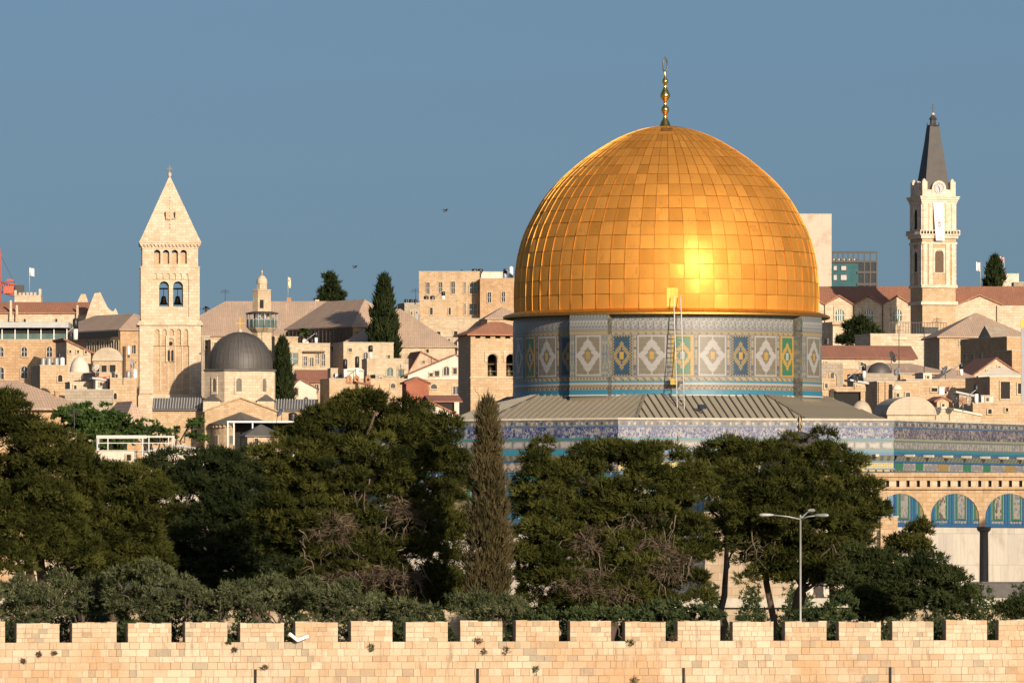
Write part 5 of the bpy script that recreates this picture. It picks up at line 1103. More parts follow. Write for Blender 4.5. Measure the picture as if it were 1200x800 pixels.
H('stone_house', 'pale gabled house with a red brown roof flank at the right', 'house', 1141, 1194, 440, 885, 9, 'cream', ('gable', 'rust_tiles', 420.5, 1168, 438), 12).win((1171, 432, 3, 6), (1158, 436, 3, 5))
H('stone_house', 'house with a dark brown low hipped roof left of the pale gable', 'house', 1100, 1150, 446, 870, 6, 'honey', ('hip', 'brown_tiles', 431))
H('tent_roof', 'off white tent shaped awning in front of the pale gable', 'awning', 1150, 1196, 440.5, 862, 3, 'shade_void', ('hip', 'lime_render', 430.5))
h = H('stone_house', 'wide honey stone house row with small dark windows at the right', 'house', 1062, 1172, 445, 825, 8, 'honey'); h.win((1095, 456.5, 7, 4), (1075, 458, 3, 6), (1108, 458, 3, 6), (1150, 462, 3, 8), mat='shade_void')
h = H('stone_house', 'honey stone block with dark tall openings at the right edge', 'house', 1160, 1212, 442, 815, 8, 'honey', ('flat',), 15); h.win((1178, 457, 11, 20), (1197, 455, 8, 12), mat='shade_void')
H('terrace_wall', 'rough honey wall running to the right edge above the tiled parapet', 'wall', 1140, 1215, 472.5, 790, 3, 'honey').win((1160, 482, 4, 5), (1180, 480, 3, 4), mat='shade_void')
H('stone_house', 'low house with a shallow pale gable just above the parapet at the right', 'house', 1068, 1150, 487, 775, 6, 'cream', ('gable', 'lime_render', 478.5, 1107, 487), 0, over=.15)
h = H('stone_house', 'narrow honey house with fluted piers and a tall dark doorway right of the drum', 'house', 1028, 1078, 447.5, 805, 6, 'honey', ('flat',), 12); h.win((1043, 463, 5, 26), mat='shade_void'); h.win((1053, 464, 5, 6), (1064, 462.5, 5, 5)); h.part('pier', [(.1, .5, -.2, -.003, 0, h.top), (.8, 1.15, -.2, -.003, 0, h.top)], 'orange')
H('stone_house', 'square pale house behind the black dish right of the drum', 'house', 1012, 1052, 437, 830, 6, 'grey_stone', ('dome', 'lead', 424, 14, 1035), 14)
H('domed_house', 'small bleached dome just above the roof edge right of the drum', 'house', 993, 1030, 488, 742, 4, 'honey', ('dome', 'old_plaster', 469, 13, 1010))
H('vaulted_house', 'broad plastered barrel vault beside the small bleached dome', 'house', 1040, 1096, 486, 752, 6, 'cream', ('vault', 'old_plaster', 464.5), 10)
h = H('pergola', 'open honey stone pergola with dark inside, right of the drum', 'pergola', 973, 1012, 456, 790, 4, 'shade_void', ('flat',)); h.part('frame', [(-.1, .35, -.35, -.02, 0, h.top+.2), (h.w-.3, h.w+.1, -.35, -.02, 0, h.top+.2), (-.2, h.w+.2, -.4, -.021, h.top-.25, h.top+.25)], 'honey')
ra = thing('ruined_arch', 'broken pale stone arch with greenery under it, right of the drum', 'arch', (X(962, 840), 840, T(840))); b = MB(); k = 840/F
b.arch_wall(0, 26*k, Z(452, 840)-T(840), Z(425, 840)-T(840), [(12*k, 13*k, Z(451.9, 840)-T(840), Z(436, 840)-T(840))], 0, 1.2, 'grey_stone'); b.box(0, 26*k, 0, 1.2, 0, Z(452, 840)-T(840), 'grey_stone'); b.build('masonry', ra)
H('stone_house', 'plain lit stone block seen between the ruined arch and the red roof strip', 'house', 952, 1010, 432, 870, 5, 'orange').win((975, 440, 4, 6))
H('white_house', 'small white rooftop house on the right skyline behind the conifer', 'house', 1174, 1194, 321, 1300, 6, 'lime_render')
H('low_building', 'low grey roofline on the right skyline', 'building', 1188, 1230, 331, 1290, 6, 'grey_stone')
# ---- buildings glimpsed between the trees on the terrace edge
H('stone_building', 'rough stone building half hidden behind the right hand pines', 'building', 826, 934, 601, 533, 3, 'platform_stone').win((868, 630, 9, 18), (925, 640, 6, 20), mat='shade_void')
H('stone_building', 'bright stone hut glimpsed under the pines at the left', 'building', 12, 78, 640, 538, 3, 'cream').win((34, 655, 5, 10), mat='shade_void')
H('stone_building', 'little stone shelter with a flat slab roof under the arcade', 'building', 1032, 1052, 606, 536, 2, 'arcade_stone', ('flat',))
b = MB(); b.box(0, 9, 0, .5, 0, 1.1, 'painted_shade'); b.box(-.05, 9.05, -.05, .55, 1.1, 1.2, 'painted_shade'); tag(b.build('shade_parapet', None, (X(1135, 531), 531, 0)), 'low parapet in painted shade, standing for the shaded ground below the arcade columns', 'parapet')  # dark colour stands in for shade lying on the ground here
# ------------------------------------------------------------------ rooftop things
def heater(px, py, Y, label, wpx=6, hpx=15, panel=0, low='white_paint', grp='solar water heaters on the roofs'):
    """two stacked barrels, optionally with a tilted collector"""
    s = Y/F; o = thing('water_heater', label, 'water heater', (X(px, Y), Y, Z(py, Y)), 0, grp); r_ = wpx*s/2; h = hpx*s
    MB().lathe([(.02, 0), (r_*.85, .02), (r_*.85, h*.5), (.02, h*.5+.01)], mat=low, n=12).build('lower_barrel', o)
    MB().lathe([(.02, h*.5+.02), (r_, h*.52), (r_*1.03, h*.75), (r_, h*.95), (r_*.6, h), (.02, h+.01)], mat='black_plastic', n=12).build('tank', o)
    if panel:
        b = MB(); b.box(-.02, .04, -.9, .9, 0, 2.0, 'blue_panel'); b.box(-.05, -.02, -.95, .95, -.05, 2.05, 'white_paint')
        b.xf(Matrix.Translation((panel*(r_+1.45), -.2, .05)) @ Matrix.Rotation(R(-52*panel), 4, 'Y')); b.build('collector', o)
        b = MB(); b.tube([(panel*(r_+.2), .2, 0), (panel*(r_+.2), .2, h*.4)], .04, 'steel', 4); b.build('stand', o)
def tank(px, py, Y, wpx, hpx, mat, label, grp='water tanks on the roofs'):
    s = Y/F; r_ = wpx*s/2; h = hpx*s; b = MB(); b.box(-r_*.7, r_*.7, -r_*.7, r_*.7, -.3, .02, 'iron')
    b.lathe([(.01, .02), (r_*.96, .03), (r_, h*.2), (r_*.97, h*.3), (r_, h*.5), (r_*.97, h*.62), (r_, h*.85), (r_*.7, h*.95), (r_*.3, h), (.01, h)], mat=mat, n=16)
    tag(b.build('water_tank', None, (X(px, Y), Y, Z(py, Y))), label, 'water tank', grp)
def dish(px, py, Y, rpx, mat, az_, el, label, mast=10):
    s = Y/F; r_ = rpx*s; o = thing('satellite_dish', label, 'satellite dish', (X(px, Y), Y, Z(py+mast, Y)), 0, 'satellite dishes on the roofs'); hm = mast*s
    M4 = Matrix.Translation((0, 0, hm)) @ Matrix.Rotation(R(az_), 4, 'Z') @ Matrix.Rotation(R(90-el), 4, 'X')
    b = MB(); b.lathe([(.01, 0), (r_*.5, r_*.07), (r_*.8, r_*.17), (r_, r_*.28), (r_*.98, r_*.33), (r_*.5, r_*.13), (.01, .06)], mat=mat, n=20); b.xf(M4); d = b.build('reflector', o)
    b = MB(); b.tube([(0, -r_*.9, r_*.25), (0, -.02, r_*.95)], .025, 'steel', 4); b.tube([(0, 0, r_*.9), (0, 0, r_*1.1)], .06, 'iron', 6); b.xf(M4); b.build('feed_arm', d)
    MB().tube([(0, 0, 0), (0, 0, hm)], .05, 'steel', 5).build('mast', o)
def antenna(px, p0, p1, Y, label, bars=3):
    b = MB(); h = Z(p1, Y)-Z(p0, Y); b.tube([(0, 0, -.6), (0, 0, h)], .045, 'iron', 5)
    for i in range(bars): z = h*(.92-.09*i); l = .5+.12*i; b.tube([(-l, 0, z), (l, .1, z)], .022, 'iron', 4)
    tag(b.build('antenna', None, (X(px, Y), Y, Z(p0, Y))), label, 'antenna', 'antennas on the roofs')
for i, (px, w_, m, lab) in enumerate(((50.5, 6, 'galvanised', 'grey green water tank, first from the left in the row above the low stone house'), (57.5, 6.5, 'galvanised', 'second grey water tank in the row above the low stone house'), (66, 6.5, 'galvanised', 'third grey water tank, beside the white one'), (73, 5.5, 'white_paint', 'white water tank at the right end of the row of grey tanks'))):
    tank(px, 429, 857.5, w_, 10.5, m, lab)
tank(69.5, 418.5, 861, 4.5, 5.5, 'black_plastic', 'small black water tank above the row of grey tanks')
heater(88.5, 398, 884, 'black barrel on a white barrel beside the glazed veranda', 6.5, 25, -1)
heater(370.3, 402.5, 1073, 'black and white heater on the cream house with the arched window', 4.5, 14, -1)
heater(404.5, 444.5, 1032, 'left heater of the pair on the honey terrace', 5, 24); heater(418.5, 444.5, 1032.5, 'right heater of the pair on the honey terrace, taller one', 5, 27, -1)
heater(434.3, 420.5, 1054, 'heater with a black barrel on the terrace house below the big cypress', 5, 16)
for px, lab in ((499.5, 'left black water tank of the pair on the low skyline annex'), (506.8, 'right black water tank of the pair on the low skyline annex')): tank(px, 351.5, 1245.8, 6, 5, 'black_plastic', lab)
heater(519.5, 351.5, 1245.8, 'white heater with a collector on the low skyline annex', 4.5, 10, -1, 'white_paint')
for px, lab in ((476, 'leftmost black tank on the dull stone house on the skyline'), (481.5, 'middle black tank on the dull stone house on the skyline'), (487, 'rightmost black tank on the dull stone house on the skyline')): tank(px, 355.5, 1240, 4.6, 5, 'black_plastic', lab)
for px, lab in ((556, 'flat black tank on the roof of the large skyline block, left one'), (563, 'flat black tank on the roof of the large skyline block, right one')): tank(px, 318.5, 1252, 6.5, 3.5, 'black_plastic', lab)
heater(592, 326, 1249, 'heater on the sandstone wing next to the dome', 4.5, 11, 1, 'grey_sheet'); tank(599, 326, 1250, 5, 14, 'white_paint', 'tall white tank on the sandstone wing touching the dome')
tank(541, 318.2, 1255, 1.6, 2.5, 'black_plastic', 'tiny black vent cap on the large skyline block')
heater(1012.5, 443, 826, 'heater with a black barrel behind the square pale house right of the drum', 5, 17, -1)
dish(1044.5, 418.5, 860, 7, 'iron', 60, 20, 'big black dish on a tall mast in front of the red roof strip', 20)
dish(1001, 443, 785, 5.5, 'iron', 62, 25, 'black dish above the stone pergola', 13); dish(1052, 436, 822, 5, 'grey_sheet', -50, 25, 'pale grey dish beside the lead dome right of the drum', 11)
dish(1117, 467, 772, 6.2, 'iron', 55, 30, 'black oval dish above the shallow pale gable', 14); dish(1128.5, 470, 773, 4.5, 'terracotta', -8, 20, 'pinkish dish next to the black oval dish', 12)
dish(1108, 434, 858, 5.5, 'grey_sheet', -60, 35, 'pale dish on the dark brown hipped roof at the right', 12)
heater(1126.5, 440, 858, 'heater with a grey barrel on the dark brown hipped roof', 5, 15, -1); heater(1144, 473, 788, 'tall black and white heater with a long tilted collector at the right', 6, 23, -1)
dish(112.5, 431, 842, 5.0, 'lime_render', -30, 25, 'white round dish below the pale vaulted roof', 10); dish(153.5, 426, 826, 6, 'grey_sheet', 75, 15, 'grey dish beside the dark flue pipe near the tower', 17)
dish(357.5, 401.5, 1072, 4.5, 'lime_render', 40, 30, 'white dish at the roof edge of the cream house with the arched window', 4)
dish(330, 484, 993.5, 6.5, 'grey_sheet', -65, 35, 'grey dish on the flat white canopy', 9); tank(343, 494, 998, 10, 11, 'black_plastic', 'large black tank at the right end of the white canopy')
dish(488, 372, 1196, 5, 'grey_sheet', 60, 20, 'grey dish above the plain brown roof right of the big cypress', 8)
tank(150.5, 443, 829, 5.5, 9, 'galvanised', 'left grey tank on the block at the tower foot'); tank(158, 443, 829.5, 5, 11, 'white_paint', 'right pale tank on the block at the tower foot'); tank(150.8, 416, 900, 4, 11, 'white_paint', 'slim white tank behind the dark flue pipe')
b = MB(); b.lathe([(.17, -1), (.17, 3.1), (.2, 3.12), (.2, 3.3), (.01, 3.35)], mat='brown_wood', n=10); tag(b.build('flue_pipe', None, (X(145, 830), 831, Z(443, 830))), 'dark brown flue pipe on the block at the tower foot', 'flue')
b = MB(); b.lathe([(.3, -1), (.3, .9), (.36, .95), (.36, 1.1), (.01, 1.12)], mat='iron', n=10); tag(b.build('roof_vent', None, (X(417.5, 1225), 1225, Z(346, 1225))), 'small orange brick vent on the skyline roof', 'vent') if 0 else None
for px, lab in ((409, 'left terracotta roof vent of the three on the honey terrace'), (418, 'middle terracotta roof vent of the three on the honey terrace'), (431.5, 'right terracotta roof vent of the three on the honey terrace')):
    s = 1031/F; b = MB(); b.arch_wall(-3*s, 3*s, -.3, 4.5*s, [(0, 3*s, 0, 3.4*s)], -.3, .3, 'terracotta'); b.prism([(-3.4*s, 4.5*s), (3.4*s, 4.5*s), (0, 8*s)], -.35, .35, 'terracotta'); tag(b.build('roof_vent', None, (X(px, 1031), 1030.7, Z(446.5, 1031))), lab, 'vent', 'terracotta vents on the terrace')
b = MB(); b.box(-.32, .32, -.3, .3, -2, .75, 'terracotta'); tag(b.build('chimney_stack', None, (X(338.5, 1148), 1149, Z(354.5, 1148))), 'orange chimney block on the ridge of the long brown hall, under a flag', 'chimney')
flag(337.5, 350, 324, 1150, 1, 3.5, 12, ['white_cloth', 'gilt', 'white_cloth'], 'white and yellow flag over the orange chimney block on the brown ridge')
b = MB(); b.box(-.3, .3, -.3, .3, -2, .45, 'cream'); tag(b.build('chimney_stack', None, (X(371.5, 1149), 1150, Z(354.5, 1149))), 'small pale chimney on the brown ridge left of the conifer', 'chimney')
flag(1149, 338, 307, 1165, 1, -5, 10, 'white_cloth', 'white flag on a pole behind the church roof right of the clock tower'); flag(1177, 322, 301, 1301, 1, -5, 6, ['red_cloth', 'white_cloth'], 'red and white flag above the white rooftop house')
b = MB(); b.box(-.16, .16, -.16, .16, -8, 0, 'steel'); b.box(-.2, .2, -.2, .2, 0, .8, 'gilt'); tag(b.build('mast', None, (X(1198.5, 800), 800, Z(384, 800))), 'bluish pole topped by a gilded lamp at the right edge', 'pole')
for a in ((1053.5, 446, 382, 845, 'tall thin antenna in front of the red roof strip'), (1083, 436, 386, 880, 'thin antenna pole right of the red roof strip'), (505.5, 442, 418, 1046, 'thin antenna on the long reddish slanting roof'), (479, 444, 419, 1050, 'white thin pole at the corner of the terrace house'), (87, 507, 478, 686, 'thin metal pole beside the broad green tree'),
          (320, 394, 372, 1075, 'thin antenna near the minaret balcony'), (264, 353, 339, 1160, 'thin antenna on the brown ridge left of the minaret'), (487, 352, 338, 1238, 'antenna between black tanks on the skyline'), (1098, 392, 372, 1025, 'thin antenna beside the clock tower foot')): antenna(*a)
for px, py, Y, lab in ((522, 247, 700, 'small dark bird in the sky between the tower and the dome'), (416, 313, 760, 'small dark bird in the sky above the brown roofs')):
    b = MB(); b.lathe([(.01, -.3), (.07, -.15), (.09, 0), (.06, .15), (.01, .28)], mat='iron', n=8); b.xf(Matrix.Rotation(R(75), 4, 'Y'))
    for sg in (-1, 1): b.face([(-.12, 0, .03), (.12, 0, .03), (.05, sg*.3, .16), (-.1, sg*.3, .15)], 'iron'); b.face([(-.1, sg*.3, .15), (.05, sg*.3, .16), (-.1, sg*.62, .08)], 'iron')
    tag(b.build('bird', None, (X(px, Y), Y, Z(py, Y)), R(35)), lab, 'bird')
# more of the roofscape: stair heads, sheds, washing, walls
def small(px0, px1, pt, Y, dep, wall, label, roof=('flat',), rz=0, wins=(), name='rooftop_cabin', cat='house'):
    h = House(name, label, cat, px0, px1, pt, Y, dep, wall, roof, rz)
    if wins: h.win(*wins)
    return h
small(236, 246, 394, 1128, 3, 'grey_stone', 'narrow grey annex right behind the bell tower', wins=((241, 400, 3, 4), (241, 407, 3, 4)))
small(247, 268, 398.5, 1126, 4, 'cream', 'cream annex under the long brown hall, left of the dark dome', wins=((252, 404, 3, 5), (260, 404, 3, 5)))
small(326, 334, 405, 1066, 3, 'honey', 'thin honey annex left of the wide arched glass window', wins=((330, 412, 2, 4),))
small(387.5, 396, 432, 1046, 3, 'cream', 'thin cream stair tower beside the rust red double pitched roof', wins=((391.5, 440, 2.5, 4),))
small(404, 426, 434.5, 1040, 3, 'lime_render', 'white rooftop cistern room behind the pair of heaters', ('vault', 'lime_render', 430.5))
small(420, 434, 449, 1026, 2, 'honey', 'low honey lean to on the terrace front with a plank door', ('shed', 'rust_tiles', 452), 0, ((427, 458, 4, 8),))
small(440, 452, 439.5, 1044, 3, 'grey_stone', 'grey stair head left of the grey green arched window', wins=((446, 444, 3, 4),))
small(536, 545, 401, 1150, 3, 'lime_render', 'white room wedged between the brown roof and the belfry', wins=((540, 405, 2.5, 4),))
small(512, 531, 394, 1185, 4, 'grey_stone', 'grey stone room below the pale retaining wall', wins=((517, 399, 3, 4), (526, 399, 3, 4)))
small(112, 124, 444.5, 830, 3, 'lime_render', 'white roof shed left of the block at the tower foot', ('shed', 'grey_sheet', 446.5), 0, ((118, 450, 3, 4),))
small(97, 110, 427, 862, 3, 'orange', 'orange stair head behind the round white dome', wins=((103, 432, 2.5, 4),))
small(132, 141, 436.5, 834, 2.5, 'cream', 'cream stair head under the pale vaulted roof', wins=((136.5, 440.5, 2.5, 4),))
small(956, 972, 445, 812, 3, 'honey', 'honey room below the broken arch right of the drum', wins=((961, 452, 3, 5), (968, 452, 3, 5)))
small(1000, 1014, 447, 798, 3, 'cream', 'cream stair head right of the stone pergola', ('shed', 'grey_sheet', 449.5), 0, ((1007, 455, 3, 5),))
small(1055, 1068, 440, 835, 3, 'orange', 'orange stair head in front of the dull brown roof', ('flat',), 15, ((1061, 446, 3, 4),))
small(1082, 1092, 437.5, 840, 3, 'lime_render', 'white stair head in the wide honey row', wins=((1087, 442, 2.5, 3),))
small(1124, 1138, 461, 800, 2.5, 'grey_stone', 'grey lean to under the tall heater with the long collector', ('shed', 'grey_sheet', 464), 0, ((1131, 469, 4, 6),))
small(1098, 1112, 470, 782, 3, 'honey', 'low honey shed behind the black oval dish', ('gable', 'rust_tiles', 466.5), 0, ((1105, 475, 3, 4),))
small(1150, 1164, 464, 795, 2.5, 'lime_render', 'white flat shed on the rough honey wall', wins=((1157, 468, 3, 4),))
small(1046, 1058, 456, 780, 3, 'cream', 'cream cube behind the plastered barrel vault', ('dome', 'lime_render', 450), 0, ((1052, 463, 3, 4),))
for px0, px1, py, Y, lab, seed in ((392, 402, 437, 1043, 'line of washing between the thin cream stair tower and the heaters', 1), (1100, 1116, 452, 815, 'line of washing in front of the wide honey row', 2), (112, 128, 440, 835, 'line of washing above the white roof shed', 3)):
    o = thing('washing_line', lab, 'washing line', (X(px0, Y), Y, Z(py+9, Y))); L = (px1-px0)*Y/F; h = 9*Y/F; rr = random.Random(seed)
    b = MB(); b.tube([(0, 0, 0), (0, 0, h)], .035, 'iron', 4); b.tube([(L, 0, 0), (L, 0, h)], .035, 'iron', 4); b.tube([(0, 0, h-.05), (L/2, 0, h-.15), (L, 0, h-.05)], .015, 'iron', 3); b.build('line', o); x = .1
    while x < L-.4:
        wd = rr.uniform(.3, .5); b = MB(); hh = rr.uniform(.4, .8); m = rr.choice(['white_cloth', 'white_cloth', 'pink_ink', 'tile_blue', 'red_cloth']); b.box(x, x+wd, -.02, .02, h-.12-hh, h-.12, m); b.build('cloth', o); x += wd+rr.uniform(.08, .3)
# ------------------------------------------------------------------ trees
def tri_mesh(name, V, tint, mat, parent):
    """V: (n,3,3) needle or leaf triangles"""
    n = len(V); me = bpy.data.meshes.new(name); me.vertices.add(n*3); me.loops.add(n*3); me.polygons.add(n)
    me.vertices.foreach_set('co', V.reshape(-1).astype(np.float32)); me.loops.foreach_set('vertex_index', np.arange(n*3, dtype=np.int32)); me.polygons.foreach_set('loop_start', np.arange(0, n*3, 3, dtype=np.int32))
    me.materials.append(MATS[mat]); at = me.attributes.new('tint', 'FLOAT', 'FACE'); at.data.foreach_set('value', tint.astype(np.float32)); me.update(calc_edges=True)
    o = bpy.data.objects.new(name, me); C.objects.link(o); o.parent = parent; return o
def unit(a): return a/np.maximum(1e-9, np.linalg.norm(a, axis=1, keepdims=True))
def tufts(rg, cen, out, tint, per, ln, wd, up, spread):
    """brushes of blades fanning out from each tuft centre"""
    n = len(cen); c = np.repeat(cen, per, 0); o = np.repeat(out, per, 0); t = np.repeat(tint, per)
    d = unit(o+np.array([0, 0, up])+rg.normal(0, spread, (n*per, 3))); L = ln*rg.uniform(.55, 1.25, (n*per, 1))
    side = unit(np.cross(d, rg.normal(0, 1, (n*per, 3))))*wd*rg.uniform(.7, 1.3, (n*per, 1)); base = c+rg.normal(0, ln*.18, (n*per, 3))
    V = np.stack([base-side, base+side, base+d*L], 1); return V, np.clip(t+rg.normal(0, .10, n*per), 0, 1)
def lobe_clumps(rg, lobes, dens, crad, squash):
    """split each big lobe into foliage pads near its surface, uneven and with gaps"""
    out = []
    for cx_, cy_, cz_, rx, ry, rz_ in lobes:
        n = max(7, int(dens*(rx*rz_+rx*ry+ry*rz_)/3/(crad*crad)))
        d = unit(rg.normal(0, 1, (n, 3))); rr = rg.uniform(.45, 1.0, (n, 1))**.6
        p = np.array([cx_, cy_, cz_])+d*rr*np.array([rx, ry, rz_]); k = crad*rg.uniform(.55, 1.35, n)
        for q, r_, tn in zip(p, k, rg.normal(.45, .23, n)): out.append((q, r_, squash, tn))
    return out
def crown(rg, clumps, mat, parent, tper, per, ln, wd, up=.35, spread=.55, name='crown', centre=None):
    Vs, Ts = [], []
    for q, r_, sq, tn in clumps:
        n = max(6, int(tper*r_*r_)); d = unit(rg.normal(0, 1, (n, 3))); d[:, 2] = np.where(d[:, 2] < -.35, -d[:, 2]*.6, d[:, 2])
        cen = q+d*np.array([r_, r_, r_*sq])*rg.uniform(.55, 1.0, (n, 1)); V, T_ = tufts(rg, cen, d, np.clip(tn+rg.normal(0, .09, n), 0, 1), per, ln, wd, up, spread); Vs.append(V); Ts.append(T_)
    return tri_mesh(name, np.concatenate(Vs), np.concatenate(Ts), mat, parent)
def limb(b, rg, p0, p1, r0, r1, mat='bark', wob=.12, n=6):
    p0, p1 = np.array(p0, float), np.array(p1, float); L = np.linalg.norm(p1-p0); pts = []
    for i in range(n+1):
        t = i/n; q = p0*(1-t)+p1*t; q = q+rg.normal(0, wob*L*.25, 3)*math.sin(math.pi*t); q[2] += .06*L*math.sin(math.pi*t); pts.append(tuple(q))
    b.tube(pts, [r0+(r1-r0)*i/n for i in range(n+1)], mat, 7)
def pine(name, label, px, Y, lobes, seed, mat='pine_needles', cat='tree', group=None, crad=.8, dens=6.5, tper=84, per=8, ln=.32, wd=.032, squash=.62, trunk_r=.32, dead=(), zbase=None, limbs=14, lean=0, spread=.55, depth=.8, dry=()):
    rg = np.random.default_rng(seed); z0 = T(Y)-.2 if zbase is None else zbase; x0 = X(px, Y); s = Y/F
    o = thing(name, label, cat, (x0, Y, z0), 0, group)
    Lb = [(X(a, Y)-x0, rg.uniform(-1, 1)*r1*s*.55, Z(c, Y)-z0, r1*s, min(r1, 60)*s*depth, r2*s) for a, c, r1, r2 in lobes]
    cl = lobe_clumps(rg, Lb, dens, crad, squash)
    crown(rg, cl, mat, o, tper, per, ln, wd, spread=spread)
    if dry:                                  # browned, needle bare sprays low in the crown
        dl = lobe_clumps(rg, [(X(a, Y)-x0, -min(r1, 45)*s*.75, Z(c, Y)-z0, r1*s, 1.0, r2*s) for a, c, r1, r2 in dry], 5, .6, .9)
        crown(rg, dl, 'dry_twigs', o, 46, 6, .5, .022, up=-.5, spread=.5, name='dry_sprays')
    top = max(l[2] for l in Lb); cxm = sum(l[0]*l[3] for l in Lb)/sum(l[3] for l in Lb); b = MB(); hh = top*.75
    limb(b, rg, (lean, 0, 0), (cxm*.6, 0, hh*.55), trunk_r, trunk_r*.7, n=6, wob=.08); limb(b, rg, (cxm*.6, 0, hh*.55), (cxm, 0, hh+.6), trunk_r*.7, trunk_r*.22, wob=.1)
    tk = b.build('trunk', o)
    for k in rg.permutation(len(cl))[:limbs]:
        q = cl[k][0]; b = MB(); zz_ = min(hh, max(hh*.2, q[2]-rg.uniform(.5, 2.5))); f = zz_/max(hh, .1); limb(b, rg, (cxm*f*.9, 0, zz_), q, trunk_r*.35, .05, wob=.2); b.build('limb', tk)
    for dx_, dz_, rx, rz_, n in dead:        # bare grey twigs hanging inside the crown
        b = MB(); c = np.array([X(dx_, Y)-x0, -min(rx, 40)*s*.7, Z(dz_, Y)-z0])
        for i in range(n):
            a = c+np.array([rg.uniform(-1, 1)*rx*s, rg.uniform(-.5, 1.2), rg.uniform(-.2, 1)*rz_*s]); e = a+np.array([rg.normal(0, .8), rg.normal(-.3, .5), -rg.uniform(.5, 2.2)]); limb(b, rg, a, e, .045, .012, 'dead_wood', .3, 4)
            for _ in range(2): t = rg.uniform(.3, .9); m_ = a*(1-t)+e*t; limb(b, rg, m_, m_+np.array([rg.normal(0, .5), rg.normal(0, .3), -rg.uniform(.1, .8)]), .02, .006, 'dead_wood', .3, 3)
        b.build('dead_twigs', o)
    return o
G_ = 'pines behind the rampart'
pine('pine_tree', 'tall spreading pine at the far left, top rising above the roofs', 30, 468, [(18, 490, 36, 27), (0, 478, 25, 18), (58, 524, 40, 30), (5, 540, 40, 45), (52, 570, 55, 42), (20, 615, 55, 34), (88, 552, 36, 32), (-25, 600, 40, 55), (75, 610, 38, 30), (10, 655, 40, 22), (80, 645, 34, 22)], 1, group=G_, lean=.8)
pine('pine_tree', 'low broad pine with a flat top left of the darkest gap', 135, 474, [(115, 566, 40, 24), (155, 572, 40, 26), (105, 600, 50, 32), (165, 605, 40, 32), (130, 635, 52, 26), (92, 640, 40, 25), (185, 590, 24, 30), (110, 670, 44, 20), (165, 660, 40, 22)], 2, group=G_)
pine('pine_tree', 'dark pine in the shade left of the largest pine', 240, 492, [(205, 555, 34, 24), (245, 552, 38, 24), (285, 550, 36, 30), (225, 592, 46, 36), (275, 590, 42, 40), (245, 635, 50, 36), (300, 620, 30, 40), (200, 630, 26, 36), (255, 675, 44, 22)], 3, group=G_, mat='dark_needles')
pine('pine_tree', 'largest pine, its broad crown reaching up to the red hut', 425, 464, [(432, 488, 44, 26), (388, 508, 45, 28), (478, 500, 42, 30), (345, 535, 40, 30), (510, 505, 24, 30), (420, 545, 68, 36), (498, 552, 42, 40), (350, 585, 46, 32), (440, 600, 66, 38), (510, 615, 34, 46), (335, 628, 42, 26), (400, 650, 60, 30), (485, 660, 44, 34), (440, 690, 60, 24), (512, 690, 30, 28), (350, 600, 56, 24), (525, 565, 20, 36), (528, 640, 20, 40), (520, 690, 26, 26), (370, 690, 40, 22)], 4, group=G_, dead=((405, 570, 30, 14, 10), (385, 640, 40, 22, 14), (480, 615, 28, 18, 8), (440, 670, 50, 22, 18)), trunk_r=.42, limbs=20, dry=((395, 625, 34, 20), (450, 680, 40, 18), (395, 675, 24, 14), (480, 600, 18, 14)))
pine('pine_tree', 'wide pine with bare brown twigs below, in front of the tiled walls', 715, 466, [(642, 540, 22, 24), (700, 530, 34, 20), (740, 532, 34, 20), (782, 545, 36, 26), (630, 580, 30, 36), (690, 575, 50, 36), (755, 580, 50, 36), (812, 580, 28, 36), (645, 635, 40, 36), (715, 640, 52, 36), (790, 635, 42, 34), (665, 685, 40, 28), (735, 690, 50, 24), (640, 690, 26, 26), (612, 590, 12, 26), (815, 640, 20, 26), (740, 655, 54, 34), (800, 690, 32, 26), (700, 610, 50, 34), (630, 655, 34, 36), (700, 705, 60, 16)], 5, group=G_, dead=((760, 610, 34, 20, 12), (700, 670, 44, 24, 22), (780, 670, 40, 24, 18), (690, 630, 30, 20, 8)), trunk_r=.4, limbs=20, dry=((700, 690, 44, 20), (770, 660, 36, 26), (760, 610, 24, 16), (690, 640, 24, 14)))
pine('pine_tree', 'slim pine with a bare trunk right of the twiggy pine', 843, 492, [(845, 540, 30, 24), (868, 545, 20, 28), (850, 580, 28, 28), (865, 610, 20, 26), (838, 560, 20, 24), (848, 630, 24, 20), (870, 575, 20, 24)], 6, group=G_, trunk_r=.26)
pine('pine_tree', 'round topped pine behind the street lamp', 930, 476, [(940, 528, 36, 24), (905, 552, 32, 30), (972, 552, 36, 28), (935, 572, 48, 32), (990, 590, 36, 26), (898, 595, 28, 36), (945, 615, 50, 28), (1002, 615, 24, 18), (1015, 578, 20, 14), (880, 630, 18, 26), (930, 642, 36, 16), (1028, 598, 13, 9), (985, 635, 28, 16), (885, 600, 20, 26), (960, 580, 40, 30), (915, 636, 32, 18), (980, 652, 28, 18), (1000, 605, 28, 28), (930, 662, 38, 20), (888, 662, 20, 24), (965, 668, 26, 20), (1004, 655, 24, 24)], 7, group=G_, trunk_r=.30, lean=-1.2, dead=((900, 625, 20, 10, 10), (960, 640, 24, 14, 16)))
